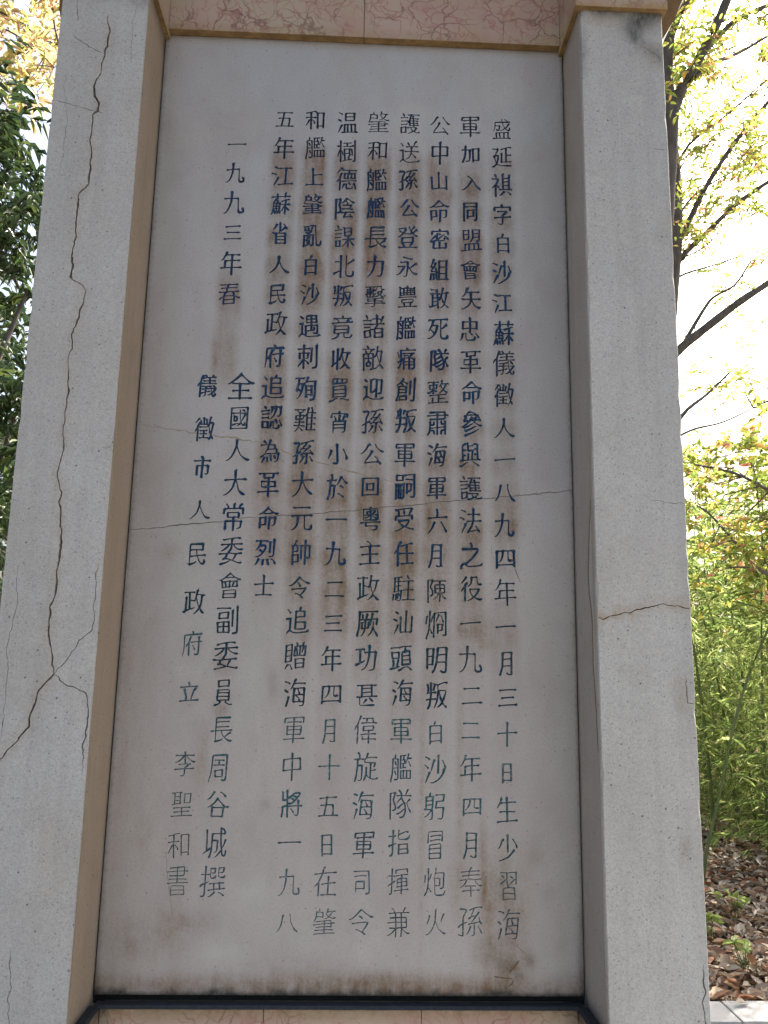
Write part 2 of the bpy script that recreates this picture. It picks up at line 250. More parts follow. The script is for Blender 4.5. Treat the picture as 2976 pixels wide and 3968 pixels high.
# ---------------------------------------------------------------- brush strokes
# writing strokes of every character: x, y pairs, 0 to 192
GLYPHS = {
'一': [[17,108,174,108]],
'三': [[42,106,146,106], [20,44,170,44], [30,165,160,165]],
'上': [[161,124,89,124], [89,183,89,39], [173,39,18,39]],
'中': [[161,89,161,151], [161,151,30,151], [30,151,29,89], [95,28,95,186], [161,89,29,89]],
'主': [[106,147,106,162,84,181,76,182], [35,94,156,94], [95,37,95,147], [26,147,164,147], [173,36,18,36]],
'之': [[57,55,60,48,69,42,84,37,105,35,168,37,180,46], [89,184,102,164,99,157,99,147], [24,26,24,39,36,51,47,55,57,55,61,61,96,86,129,117,142,132,146,143,145,147,26,147]],
'九': [[23,137,130,137], [130,137,130,45,132,36,140,33,170,35], [170,35,174,45,174,55,167,66], [14,34,23,33,35,40,50,55,62,74,73,114,76,184]],
'亂': [[66,151,62,168], [74,111,71,123], [87,141,85,133,71,123], [87,141,30,142], [97,170,88,151], [35,164,39,149], [108,180,95,183,55,175,24,173], [59,110,59,100,54,94,52,86], [173,65,171,41,166,33,136,32,129,36,128,182], [79,87,52,86], [79,87,73,100], [71,123,62,124,55,128,42,127], [49,58,84,41], [86,31,98,31,102,37,102,110], [102,110,29,110], [29,110,28,26], [38,35,48,35,61,43,73,55,79,67,78,70,45,70]],
'二': [[19,49,171,49], [34,156,156,156]],
'五': [[29,165,160,165], [86,165,81,120,67,41], [132,41,137,91,136,113], [136,113,40,113], [18,40,172,40]],
'人': [[181,36,166,35,152,44,137,58,117,87,109,104,102,128,94,133], [95,185,94,133,88,127,84,109,73,83,50,52,26,34,18,34]],
'令': [[178,127,166,126,156,131,121,154,98,175], [140,98,137,87,102,50], [140,98,38,99], [10,126,24,124,30,127,58,144,91,172,98,175], [107,117,93,134,83,140], [62,65,72,66,91,53,102,50,108,41,121,32]],
'任': [[16,107,19,115,32,130,43,134], [120,38,120,166], [63,106,175,106], [70,37,172,37], [71,159,120,166,155,176,167,175], [45,27,45,127,43,134,47,152,62,181,72,186]],
'偉': [[106,170,101,145], [19,104,22,119,29,127,38,131], [123,96,154,98], [154,98,155,123,153,125,81,124], [81,124,82,98], [82,98,116,98,123,96], [65,78,170,78], [123,27,123,96], [77,68,77,51], [77,51,175,51], [75,170,149,170], [149,170,150,145], [63,144,173,144], [41,27,41,124,38,131,42,149,53,169,58,185]],
'儀': [[37,133,27,130,17,118,16,106], [95,168,94,176,84,187], [168,96,149,113], [139,168,145,186], [71,29,87,30,90,34,90,105], [116,166,116,126], [69,146,165,146], [169,74,162,71,149,56,128,39,117,33,108,35], [119,66,112,63,56,55], [178,85,57,85], [177,125,58,125], [171,167,64,167], [171,52,175,43,171,31], [171,31,157,31,147,40,134,73,130,113], [39,27,38,141,54,181,63,186], [119,107,102,110,90,105,59,104]],
'元': [[117,118,117,47,121,35,130,33,165,35,170,46,173,65], [69,118,68,98,63,75,55,58,34,37,26,33,17,34], [156,169,34,169], [18,118,172,118]],
'入': [[16,35,27,35,34,39,64,69,79,95,90,127,96,134], [173,30,169,38,148,55,134,74,105,129,96,134,92,150,88,156,64,179]],
'全': [[95,35,95,116], [44,77,149,77], [21,35,170,35], [155,127,146,117,95,116,46,117,37,127], [13,121,23,120,37,127,68,151,89,174,96,178], [181,121,168,120,155,127,126,149,96,178]],
'八': [[71,170,66,161,61,119,54,90,43,64,24,36], [118,174,120,146,126,116,136,84,153,52,174,31]],
'公': [[46,47,68,46,145,52], [46,47,49,59,80,101,95,129], [120,181,136,153,156,128,167,117,180,117], [80,181,68,176,56,152,37,126,26,115,17,114], [163,30,153,48,145,52,143,62,135,74,126,85,116,89]],
'六': [[88,185,99,158,97,147], [167,32,157,52,124,101], [172,135,19,135], [67,102,48,66,22,32]],
'兼': [[179,39,167,36,157,41,134,57,117,73], [144,186,130,171,127,160], [13,37,24,35,34,40,51,52,72,73], [64,159,64,171,53,183,43,185], [151,105,18,105], [21,159,170,159], [75,27,75,66,72,73,75,80,75,158], [114,27,114,67,117,73,114,80,114,158], [31,76,66,76,72,73,79,76,110,76,117,73,124,76,149,76,151,78,151,130,149,132,32,132]],
'冒': [[46,84,145,84], [145,37,46,37], [33,123,33,175,35,176,155,176,157,174,157,124], [46,61,145,61], [138,154,53,154], [53,131,138,131], [46,37,46,106,48,107,143,107,145,105,145,37]],
'刺': [[164,183,164,40,161,32,135,30], [61,82,74,77,94,62,101,51], [61,82,53,82,49,79,34,58,19,45,18,33], [125,72,125,166], [17,162,106,162], [26,92,27,133], [27,133,98,133], [98,133,97,97,95,95,79,95], [62,27,62,186]],
'副': [[133,70,133,165], [18,176,113,176], [165,183,164,35,159,31,136,30], [33,151,34,120], [34,120,98,121], [98,121,98,151], [98,151,33,151], [106,68,27,68], [66,40,66,96], [106,39,105,96], [105,96,27,96], [27,96,27,39], [27,39,106,39]],
'創': [[127,72,127,167], [36,109,95,109], [65,176,106,148], [135,31,157,32,162,36,163,186], [70,141,58,158], [46,39,96,39], [46,39,46,66,48,68,95,68], [95,68,96,39], [18,139,38,152,58,172,65,176,68,184,72,184,75,187], [18,36,32,72,35,88,37,130], [37,130,94,130], [94,130,95,88], [95,88,35,88]],
'力': [[110,32,141,32,150,42,158,86,161,144], [161,144,24,144], [23,31,40,42,57,59,76,91,85,129,86,185]],
'功': [[48,75,48,162], [17,162,77,162], [124,32,151,32,159,40,165,77,168,142], [168,142,85,142], [120,184,117,118,108,77,94,52,83,40,72,33,63,33], [16,64,40,70,48,75,78,81,85,90]],
'加': [[115,46,163,46], [47,41,58,33,75,34,81,41,85,69,87,148], [87,148,18,149], [20,29,20,35,25,40,33,56,42,89,46,128,47,185], [115,30,115,160], [115,160,163,160], [163,160,163,46]],
'北': [[70,137,20,137], [17,55,58,71,70,72], [114,120,128,122,169,150], [174,71,172,47,167,37,156,34,128,34,117,38,114,50,114,182], [70,28,70,183]],
'十': [[19,115,174,115], [96,28,96,186]],
'厥': [[57,161,63,148,60,137], [101,113,100,76], [127,131,168,131], [168,131,168,119,162,98], [97,162,88,140,87,129], [174,175,33,175], [33,175,31,89,28,63,20,37,21,27], [103,28,123,47,134,69,140,75], [53,112,53,76], [53,76,100,76], [46,129,108,129], [48,29,65,42,73,56,77,83,77,129], [132,161,127,131,115,104,116,95], [172,23,170,33,153,54,146,71,140,75,140,115]],
'參': [[90,185,79,184,61,172,57,163], [129,86,121,85,105,75,81,65,59,58,50,59], [74,119,67,126], [118,124,132,147], [67,126,35,126], [112,104,101,103,83,92,58,82,52,81,40,84], [118,124,117,115], [117,115,144,98,168,89,180,92], [43,29,103,43,135,59,142,66,152,68], [55,149,45,144,37,135,35,126], [131,165,84,162,57,163,40,159], [96,132,109,123,158,128], [104,143,98,139,96,132,89,130,81,121,74,119,71,112,53,100,26,88,13,91], [169,118,158,128,151,143], [107,180,120,179,128,173,131,165,141,163,146,157,154,154]],
'受': [[54,98,57,86,73,69,85,61,89,54], [91,165,97,142], [165,178,147,183,111,177,25,171], [49,132,51,145,43,162], [150,165,139,144,136,132], [103,54,111,46,140,36,160,32,173,35], [166,104,165,132], [165,132,26,132], [26,132,25,104], [54,98,136,99,137,93,134,85,117,67,107,61,103,54,89,54,85,48,38,33,26,31,18,35]],
'叛': [[139,62,110,33,100,32], [139,62,146,58,152,49,171,33], [139,62,139,72], [82,176,71,144], [108,130,103,125,102,98,98,74,93,58,79,34,78,29], [23,175,32,149,28,140], [139,72,145,76,153,92,165,132,163,134,114,134,108,130], [20,126,80,126], [16,86,85,86], [28,31,42,53,49,74,52,103,52,186], [175,179,162,183,103,170], [103,170,103,135,115,125,127,89,133,77,139,72]],
'司': [[25,140,129,140], [24,171,158,171], [158,171,158,40,155,34,127,32], [40,46,40,107,42,109,112,108], [112,108,111,63], [111,63,40,63]],
'同': [[135,30,158,31,161,32,163,39,163,173], [163,173,29,174], [29,174,28,26], [139,143,53,143], [65,49,65,111], [65,111,125,112], [125,112,124,66], [124,66,65,66]],
'周': [[123,33,130,30,148,30,154,32,157,39,157,174], [157,174,40,175,38,173,38,98,36,80,32,59,21,35,22,24], [68,52,124,52], [124,52,125,88], [125,88,68,88], [68,88,68,52], [96,116,96,143], [59,143,134,143], [54,115,139,115]],
'命': [[135,146,125,136,64,136,56,146], [132,55,151,55,156,59,157,108], [157,108,109,108], [109,108,109,27], [34,40,34,108], [34,108,77,108], [77,108,77,60], [77,60,34,59], [179,137,165,133,135,146,97,177], [19,131,56,146,90,174,97,177]],
'和': [[16,57,31,78,43,103,55,110], [85,72,85,85,74,99,68,106,55,110], [161,53,108,53], [161,36,161,166], [161,166,108,166], [108,166,108,35], [56,27,56,172], [17,130,92,130], [20,168,56,172,80,180,96,176]],
'員': [[123,46,165,31,180,34], [123,46,122,59], [38,82,153,82], [38,104,153,104], [11,34,28,31,66,46], [66,59,66,46], [47,177,46,149,48,147,143,147,146,150,146,175,144,177,47,177], [66,59,152,59], [152,59,153,125,151,127,39,126], [39,126,38,61,40,59,66,59]],
'嗣': [[149,146,102,146], [99,175,165,175], [165,175,164,35,159,31,137,30], [27,175,27,143], [27,143,78,143], [78,143,78,176], [78,176,27,175], [23,77,85,77], [63,27,63,116], [43,116,43,28], [22,25,23,116], [23,116,85,116], [85,116,85,35,83,31,75,28], [108,54,109,117], [109,117,141,117], [141,117,141,71], [141,71,109,70]],
'四': [[162,50,28,50], [75,167,75,144,70,108,58,87,44,77], [151,91,122,90,115,94,114,167], [162,34,162,167], [162,167,28,167], [28,167,28,33]],
'回': [[27,40,164,40], [27,40,27,175], [27,175,163,175], [163,175,164,40], [66,134,66,81], [66,81,123,81], [123,81,123,134], [123,134,66,134]],
'國': [[139,153,126,161,120,161], [27,38,164,38], [27,38,27,175], [27,175,164,175], [164,175,164,38], [115,75,87,55], [115,87,122,91,134,120,141,126], [95,75,42,67], [54,119,54,93], [54,93,84,93], [84,93,84,119], [84,119,54,119], [147,140,44,140], [145,76,142,61,138,58,131,58,126,61,115,75,115,87,110,95,105,120,102,163]],
'在': [[45,103,35,100,18,86], [68,34,171,34], [120,34,120,136], [75,98,164,98], [19,155,171,155], [47,28,47,96,45,103,48,116,56,126,66,148,75,161,81,182,88,185]],
'城': [[164,156,164,169], [164,169,151,182,143,183], [90,59,107,60,109,62,112,79,112,119], [112,119,77,119], [168,125,151,81,143,77], [100,32,111,33,133,55,142,58], [40,67,40,185], [164,156,77,155], [77,155,76,74,70,51,59,29], [16,48,21,57,35,62,40,67,59,71,64,78], [173,62,174,47,171,36,166,33,154,36,142,58,143,77,138,86,133,131,132,187]],
'士': [[95,185,95,41], [173,125,17,125], [163,40,27,40]],
'大': [[170,34,152,42,128,66,117,82,102,117,94,126], [95,186,94,126,88,116,77,83,59,58,42,43,27,34,14,35], [172,131,101,131,94,126,89,131,20,131]],
'奉': [[16,78,27,80,52,98,62,109,64,119], [179,82,168,79,149,90,132,106,128,119], [157,58,31,58], [95,27,95,86], [133,86,57,86], [34,145,154,145], [29,169,162,169], [104,187,95,181,88,151,79,139,75,122], [170,120,128,119,82,120,75,122,64,119,20,120]],
'委': [[65,84,57,62], [178,112,165,109,138,120,118,133,112,146], [23,107,38,112,69,130,76,136,79,145], [22,30,49,32,77,38,88,42,92,48], [131,84,129,73,114,56,112,49], [57,62,40,57], [76,87,82,103,90,106,95,112,95,176], [33,173,95,176,141,183,157,179], [18,147,72,147,79,145,173,147], [175,85,131,84,83,85,76,87,65,84,15,85], [57,62,63,58,87,53,92,48,112,49,118,45,161,32,178,34]],
'字': [[90,188,96,176,98,165], [127,130,50,131], [20,85,170,85], [164,137,164,164], [164,164,98,165,27,164], [27,164,26,137], [55,38,69,30,89,31,94,34,96,99,100,104,121,117,127,130]],
'孫': [[103,30,120,31,122,34,122,95], [173,39,151,76], [96,76,90,62,77,43,67,37], [117,173,118,162,98,141,95,131], [22,172,62,172,63,167,61,158,46,135,44,127,43,32], [43,32,28,30,17,36], [14,79,21,88,38,92,51,100,72,106], [174,179,156,182,117,173,94,172,84,169], [150,121,159,107,160,100,166,96,172,86], [81,91,99,97,106,94,160,100], [82,123,87,129,95,131,116,132,123,130], [99,97,99,104,121,122,123,130,134,134,151,152]],
'宵': [[98,168,94,186], [47,151,54,147,61,136,63,125], [46,91,145,91], [46,64,145,64], [125,117,125,129,138,150], [95,154,95,117], [46,27,46,115,48,117,145,116], [145,116,145,37,141,31,118,30], [26,142,26,165,28,167,98,168,163,167], [163,167,164,142]],
'密': [[170,102,163,113,146,130,134,130], [95,80,95,38], [151,38,151,72], [70,102,66,109,66,138], [70,102,75,95,81,94,128,95,133,97,136,102,137,115], [48,133,40,129,24,106,17,104], [94,188,96,168], [101,139,79,152,68,151], [151,38,41,38], [41,38,41,71], [26,142,27,168], [27,168,164,168], [164,168,165,142], [13,90,24,86,63,98,110,126,133,148]],
'將': [[96,139,107,132,114,122], [60,132,26,132], [26,132,26,179], [137,138,121,152,112,153], [28,93,28,66,19,29], [28,93,60,93], [113,50,104,64,92,76], [60,26,60,187], [175,91,75,91], [148,120,147,36,140,32,124,32,114,38], [75,144,95,154,112,169,121,171,160,170,161,164,151,147,144,140,137,138,134,131,126,125,114,122,110,116,89,107,83,106,72,110]],
'小': [[48,140,38,103,20,70], [96,183,96,39,92,32,63,31], [141,141,160,104,172,71,166,59]],
'少': [[148,91,131,72,96,50,52,36,19,32], [139,156,168,109,167,99], [93,187,93,81], [14,102,26,107,36,123,49,152,54,156,61,157]],
'山': [[95,184,95,45], [31,148,31,45], [31,45,159,45], [159,28,159,148]],
'市': [[38,48,39,119], [39,119,153,119], [153,119,152,55,146,52,126,52,120,55], [17,156,173,156], [83,188,90,183,98,165,94,149,94,27]],
'帥': [[55,188,47,182,41,157], [25,89,69,89], [69,89,69,47], [69,47,25,47], [129,186,129,27], [94,61,94,150], [94,150,166,150], [166,150,165,69,162,65,152,64,141,71], [25,118,66,118,68,120,67,157], [67,157,25,156], [25,156,25,31]],
'常': [[139,156,138,168], [159,184,147,181,138,168], [39,185,52,172,52,156], [97,102,104,104,136,104], [136,104,137,130,135,132,55,131], [55,131,56,104], [56,104,90,104,97,102], [96,186,96,156], [97,27,97,102], [39,35,39,76,41,78,152,78], [152,78,152,40,145,37,127,37], [165,126,164,156], [164,156,28,156], [28,156,27,126]],
'年': [[54,162,165,161], [50,72,51,120], [51,120,161,120], [104,27,104,161], [16,71,174,71], [16,126,26,128,47,158,54,162,56,175,62,186]],
'府': [[102,95,118,69,119,60], [98,187,104,175,105,165], [68,107,58,103,48,87], [91,118,174,118], [149,148,149,38,147,32,144,31,123,30], [25,22,22,35,27,47,32,80,32,162,34,164,174,164], [88,150,81,145,69,114,70,26]],
'延': [[172,124,129,124], [17,172,54,171], [54,171,52,159,35,131,33,120], [90,136,90,66], [90,66,173,66], [129,66,129,172], [82,167,129,172,160,181,174,177], [177,38,169,35,110,35,89,37,72,42,49,54,39,67,28,87,28,100], [18,112,24,118,33,120,60,120,62,115,56,85,42,53,26,34,22,31,14,31]],
'役': [[42,113,32,110,19,98,17,87], [56,184,47,173,22,150,20,144], [81,103,153,102], [174,129,146,129,142,131,140,137,139,177], [139,177,93,177], [93,177,91,148,87,138,73,123,63,121], [81,103,83,91,88,82,110,56,145,37,160,32,166,31,180,36], [61,30,90,39,123,56,148,85,153,102], [44,27,44,106,42,113,46,127,55,140,64,145]],
'徵': [[126,127,112,119,59,119], [50,186,42,180,27,160,15,150], [135,150,165,150], [14,93,17,101,26,112,36,115], [87,140,87,188], [164,39,154,55,148,60], [148,78,141,84,133,125,126,127], [88,49,88,96], [62,74,113,74], [63,173,64,140], [64,140,110,140], [110,140,111,173], [118,49,56,49], [116,97,58,97], [126,127,135,150,141,183,145,187], [38,27,38,108,36,115,39,130,50,150], [127,35,140,54,148,60,148,78,154,83,158,98,165,138,165,150]],
'德': [[79,66,75,63,70,48,62,35], [135,111,135,146], [20,149,45,173,51,182,60,186], [16,90,31,106,41,109], [119,170,116,147], [124,60,114,79], [176,88,64,88], [95,66,95,41,99,32], [99,32,141,32,145,38,147,48], [157,68,171,41,168,30], [106,111,106,146], [175,169,66,169], [116,147,79,146], [79,146,78,111], [78,111,165,111], [165,111,164,146], [164,146,116,147], [57,146,44,124,41,109,43,102,43,27]],
'忠': [[38,80,34,65,23,43,12,39], [136,57,135,44,132,38,126,34,72,34,65,41,64,82], [113,66,90,87], [147,79,169,43], [95,117,36,117], [36,117,37,162], [37,162,155,161], [155,161,155,117], [155,117,95,117], [90,87,91,96,95,100,95,187]],
'指': [[91,156,113,159,152,171,167,168], [91,37,163,37], [91,67,163,67], [16,147,71,147], [163,37,162,97], [162,97,92,97], [92,97,91,37], [23,30,41,31,45,39,45,187], [74,105,15,88], [172,147,167,129,158,124,105,124,96,126,92,132,91,143,91,185]],
'揮': [[78,157,79,176], [79,176,167,176], [167,176,168,158], [122,26,122,145], [15,147,65,147], [84,100,161,100], [67,54,175,54], [122,123,86,123,84,121,84,78], [84,78,161,77], [161,77,161,122], [161,122,122,123], [168,145,78,145], [21,30,38,31,41,35,42,187], [67,112,59,104,17,91,12,83]],
'撰': [[142,97,142,65], [105,51,74,31,62,32], [100,65,100,97], [133,47,143,48,168,31,177,30], [15,147,65,147], [174,140,170,129,167,127,137,127,132,132,132,179], [132,179,166,179], [166,179,167,156,165,154,132,154], [74,97,170,97], [21,30,38,31,41,35,42,187], [67,112,59,104,17,91,12,83], [118,140,114,129,111,127,82,127,78,132,78,179], [78,179,111,179], [111,179,112,156,110,154,77,154], [176,64,65,64]],
'擊': [[154,106,153,97], [127,116,116,128,114,136], [27,151,28,138], [28,138,81,138,83,139,83,152], [17,177,94,177], [14,126,95,126], [28,73,159,73], [95,90,95,36,93,30,66,29], [14,55,178,55], [83,152,82,163], [82,163,27,163], [27,163,27,151], [176,155,152,155,149,158,147,179], [147,179,115,179], [115,179,108,158,98,152,27,151], [55,177,55,107], [27,118,28,106], [28,106,83,106], [83,106,83,118], [167,93,153,97,102,93,95,90,88,92,24,91], [181,109,165,104,145,110,139,116], [114,136,120,140,153,140], [153,140,151,129,143,123,139,116,127,116,120,110,101,105,89,109]],
'收': [[132,75,140,83,147,100,154,123,157,148], [29,71,41,72,56,78,70,79], [90,31,109,43,132,65], [70,183,70,27], [109,149,174,148], [89,97,89,112,96,124,103,129,104,141,109,149,114,185], [29,167,29,71,20,54], [179,35,165,35,139,61,132,65,132,75,126,80,116,101,109,124,103,129]],
'政': [[134,75,141,80,150,102,157,129,159,149], [28,134,29,52], [134,63,127,59,112,43,92,31], [59,59,59,170], [94,170,17,170], [115,151,176,150], [14,40,20,49,52,55,59,59,90,64,98,72], [59,118,84,118,87,115,97,114], [97,114,101,123,109,128,110,142,115,151,122,186], [175,33,168,33,159,39,141,59,134,63,134,75,125,86,114,122,109,128]],
'敢': [[113,125,118,120,130,79,137,74], [137,61,162,37,172,32], [81,114,35,114], [27,174,79,174], [81,85,35,85], [35,53,35,144], [119,147,175,147], [100,144,18,144], [79,174,75,150,81,137,81,27], [15,48,35,53,48,53,81,59], [100,96,100,109,106,120,113,125,126,185], [94,33,107,33,137,61,137,74,144,81,155,118,158,147]],
'整': [[151,60,95,60], [50,35,50,67], [95,35,95,85], [17,173,96,173], [163,85,27,85], [57,98,57,173], [175,34,15,34], [175,164,121,164], [100,101,106,101,120,108,143,127,155,146,159,163], [114,152,120,148,131,129,145,115,168,101,176,103], [13,103,23,102,29,105,51,121,60,132,87,133], [87,133,86,154], [86,154,26,154], [26,154,27,132], [27,132,52,132,60,120,70,121,88,110], [125,186,121,164,116,159,114,152,107,148,102,141]],
'敵': [[62,166,60,175,49,187], [89,158,81,152,76,133], [143,76,150,83,157,105,163,149], [96,112,110,112], [38,156,44,145,44,133], [163,149,126,149], [60,81,60,133], [37,107,84,107], [24,26,25,133], [25,133,96,133], [96,133,96,35], [17,165,103,165], [45,55,45,81], [45,81,76,81], [76,81,75,55], [75,55,45,55], [110,112,114,122,121,126,131,185], [143,61,136,57,128,46,112,32,96,35,91,30,75,29], [172,31,164,37,149,57,143,61,143,76,137,80,126,120,121,126]],
'於': [[44,186,53,171,51,153], [39,116,74,115], [74,115,69,43,63,34,47,33], [129,170,106,137,95,126,90,124], [129,170,137,164,150,144,166,128,176,126], [151,36,120,57,104,62], [145,94,118,113], [84,153,17,153], [39,153,39,116,35,78,29,53,20,36,20,28]],
'旋': [[175,160,105,161], [169,85,130,85], [38,37,47,31,59,31,65,34,69,49,71,86,71,117], [71,117,39,117], [51,154,52,169,45,182,39,186], [166,128,165,117,158,103], [130,40,130,129], [16,154,83,154], [101,63,108,58,112,50,120,42,130,40,138,34,169,33,180,39], [18,29,29,53,35,76,39,117,39,153], [85,30,93,45,96,57,101,63,102,103], [114,187,109,181,105,161,99,156,90,137], [90,137,99,129,166,128]],
'日': [[148,108,44,108], [148,44,44,44], [44,29,45,171], [45,171,148,170], [148,170,148,44]],
'明': [[72,126,26,126], [166,132,102,132], [166,88,101,88], [26,57,26,172], [26,172,72,172], [72,172,72,78], [72,78,26,77], [73,33,89,52,101,88,102,175], [102,175,166,175], [166,175,165,35,159,31,140,30,126,39]],
'春': [[55,37,136,37], [55,65,136,65], [158,144,32,144], [164,169,27,169], [90,169,86,150,78,138,74,120], [18,119,57,119,64,117,74,120,174,119], [179,78,166,77,150,88,137,92,62,93,43,89,20,74], [64,117,54,92,55,37], [128,118,137,92,136,37]],
'書': [[147,54,45,54], [147,34,45,34], [95,94,95,172], [45,34,45,74,47,75,145,75,147,73,147,34], [17,153,174,153], [28,113,162,113], [35,172,145,172,147,170,147,135,144,132,33,132], [17,93,174,93]],
'會': [[64,125,70,111,68,97], [95,97,95,133], [117,105,128,125], [52,35,140,35], [52,57,140,57], [40,132,32,143], [68,157,73,152,120,152,125,157], [140,35,140,77,138,79,52,78], [52,78,52,35], [40,132,149,133], [149,133,150,97], [150,97,41,97], [41,97,40,132], [180,145,167,142,133,156,125,157,120,164,96,180], [96,180,73,164,68,157,58,155,32,143,15,142]],
'月': [[146,86,47,86], [146,130,49,130], [20,31,37,56,47,86,50,173], [50,173,146,173], [146,173,145,36], [145,36,136,32,112,31,99,40]],
'李': [[181,122,166,119,139,132,114,152,111,163], [15,119,26,118,54,133,76,152,79,162], [173,72,18,72], [95,187,95,120], [18,163,172,163], [142,107,49,108], [59,37,70,30,93,33,95,40,95,82,97,86,120,96,125,106]],
'樹': [[78,76,83,58,81,47], [121,78,112,70,106,50,106,41], [95,166,95,140], [130,142,161,142], [140,73,143,83,134,118], [17,144,41,144], [59,84,60,97,52,112,47,115,40,114], [18,58,17,70,25,85,31,105,40,114], [75,118,75,88], [75,88,116,88], [116,88,115,119], [115,119,75,118], [66,166,125,166], [161,186,161,40,158,31], [158,31,140,30], [63,33,129,45], [121,139,69,139], [41,26,41,187]],
'死': [[43,97,48,95,68,78], [90,128,47,130], [116,103,130,106,162,129], [171,62,171,49,164,37,125,36,118,41,116,58,116,172], [19,172,172,172], [11,38,25,35,35,40,63,64,68,78,76,83,80,91,88,112,90,128], [18,95,33,112,41,126,47,130,58,171]],
'殉': [[129,30,152,31,158,36,160,42,163,67,165,155], [165,155,98,155], [96,95,135,95], [35,101,49,91,57,89], [78,175,16,175], [96,50,96,124], [96,124,135,124], [135,124,135,66], [135,66,96,65], [69,136,65,108,62,96,57,89,55,76,41,51,32,40,25,35], [16,88,17,98,36,138,41,175], [107,186,98,155,92,150,82,134], [82,134,62,138,36,138]],
'民': [[33,36,47,37,83,48,91,57], [33,36,33,172,35,174,148,173], [148,173,147,134], [147,134,33,134], [158,67,165,52,162,40,156,33,138,35,119,51,108,70,97,102,95,134], [33,94,165,94]],
'永': [[61,183,95,173,118,163,127,164], [18,111,58,111,65,109], [119,95,137,107,165,132], [65,109,60,90,42,61,26,46,10,45], [41,146,96,145], [96,145,98,112,96,105,95,37,90,31,76,30,71,30,61,36], [179,48,166,45,144,59,121,85,119,95,112,100,110,106,98,112]],
'汕': [[47,117,23,130,16,131], [165,41,165,145], [28,180,58,166], [26,34,46,67,54,87], [120,42,120,184], [165,41,76,41], [76,41,76,145]],
'江': [[47,117,23,130,12,128], [30,27,29,38,54,80,55,88], [26,179,33,179,57,164], [119,165,119,43], [76,166,165,166], [67,42,175,42]],
'沙': [[23,178,33,179,58,165], [117,82,117,184], [68,98,86,151,93,156], [26,34,55,87], [18,132,47,116], [159,103,151,84,142,71,126,55,111,45,86,34,74,31,62,34], [169,108,170,117,150,156]],
'法': [[155,48,104,41,85,41], [47,117,23,131,12,129], [24,179,34,179,58,165], [55,88,53,78,29,38,29,29], [77,152,163,152], [172,107,69,107], [166,30,161,44,155,48,153,58,139,77], [74,30,77,36,85,41,87,51,103,76,120,113,120,187]],
'海': [[123,56,124,69,105,87], [55,167,34,179,24,178], [85,164,172,163], [26,32,46,82,46,88], [44,114,19,128], [114,134,114,121,127,109,126,96], [76,56,154,56], [81,96,158,96], [120,31,142,31,146,32,151,39,156,63,159,134], [159,134,86,134], [86,134,76,56], [57,132,65,135,79,159,85,164,89,182,99,187]],
'温': [[130,91,130,35], [53,87,25,34], [18,132,48,117], [102,91,102,35], [154,147,79,147], [57,166,29,181], [73,35,73,91], [73,91,159,91], [159,91,160,35], [79,147,80,118], [80,118,152,118,154,120,154,175], [154,175,80,176], [80,176,79,147], [176,35,54,35]],
'火': [[178,37,163,34,136,48,115,69,99,100,92,104], [49,148,43,127,29,100], [139,101,160,144,166,148], [15,34,29,33,39,38,52,46,75,71,85,91,86,98,92,104,95,184]],
'炮': [[19,108,25,127,27,150], [69,49,69,55,54,74,44,78], [47,125,59,126,71,156], [102,159,167,158], [167,158,163,78,157,69,139,69], [92,132,135,129], [135,129,135,89,133,87,95,87], [21,32,33,50,44,78,47,116,47,186], [109,187,104,173,102,159,90,142,95,125,96,37,105,31,160,31,168,36,173,55]],
'為': [[74,67,77,45,76,34], [126,74,138,50], [65,164,57,177,46,185], [108,41,101,63,102,72], [148,88,152,120], [134,120,139,153], [30,29,41,45,48,67], [77,121,152,120], [23,153,139,153], [18,69,24,71,42,86,53,89,166,88], [166,88,162,49,156,33,147,29,128,29], [53,89,56,100,70,118,77,121,79,132,85,146,94,158,103,187]],
'烈': [[169,29,152,57,140,60], [125,168,125,102], [42,60,26,33,16,27], [112,58,121,28], [71,104,51,120,45,121], [121,82,134,75,152,75,158,79,159,183], [75,56,76,29], [21,175,103,175], [16,78,30,74,55,85,69,96,71,104,78,106,87,121,93,138,93,146,58,146,51,148], [20,114,44,143,51,148,58,174]],
'烱': [[24,151,17,107], [115,157,98,121,98,113], [54,118,69,154], [133,156,150,116], [144,32,160,32,165,34,166,37,166,173], [166,173,81,173], [81,173,80,27], [42,77,51,74,63,57,64,48], [107,46,107,104], [107,104,142,104], [142,104,142,64], [142,64,107,63], [21,21,21,33,34,55,42,77,44,98,44,186]],
'甚': [[136,141,56,141], [90,77,70,52], [161,36,44,36,42,38,42,89], [136,116,56,116], [118,79,143,54], [136,90,136,165], [56,90,56,165], [20,165,170,165], [16,90,175,90]],
'生': [[45,149,164,148], [38,95,158,95], [95,37,95,186], [173,36,18,36], [24,118,39,144,45,149,54,182]],
'痛': [[14,75,17,83,32,91,44,93], [28,120,28,130,19,153], [101,188,106,179,108,168], [71,27,71,109], [71,109,115,109,120,114], [71,59,162,59], [71,84,162,84], [164,144,70,146], [174,167,46,167], [46,167,43,79,35,52,22,31], [147,144,143,135,124,125,116,108,116,29], [82,128,93,130,113,122,122,121,120,114,130,110,162,109], [162,109,162,34,157,29,140,29]],
'登': [[178,116,168,115,160,119,146,129,141,138], [68,34,70,48,63,63], [80,175,73,177,25,177], [131,140,141,138], [121,160,148,183], [168,161,141,138], [118,34,119,43,126,59,133,62], [50,107,49,75,51,73,136,73,139,76,139,105,137,107,50,107], [173,34,19,34], [80,175,78,166,72,156,46,128,27,115,15,112], [131,140,122,133,69,133,65,137,50,142,44,149,29,159], [104,185,113,165,121,160,123,152,131,140]],
'白': [[84,154,90,180,98,185], [38,44,153,44], [38,99,153,99], [153,28,153,154], [153,154,39,154], [39,154,38,27]],
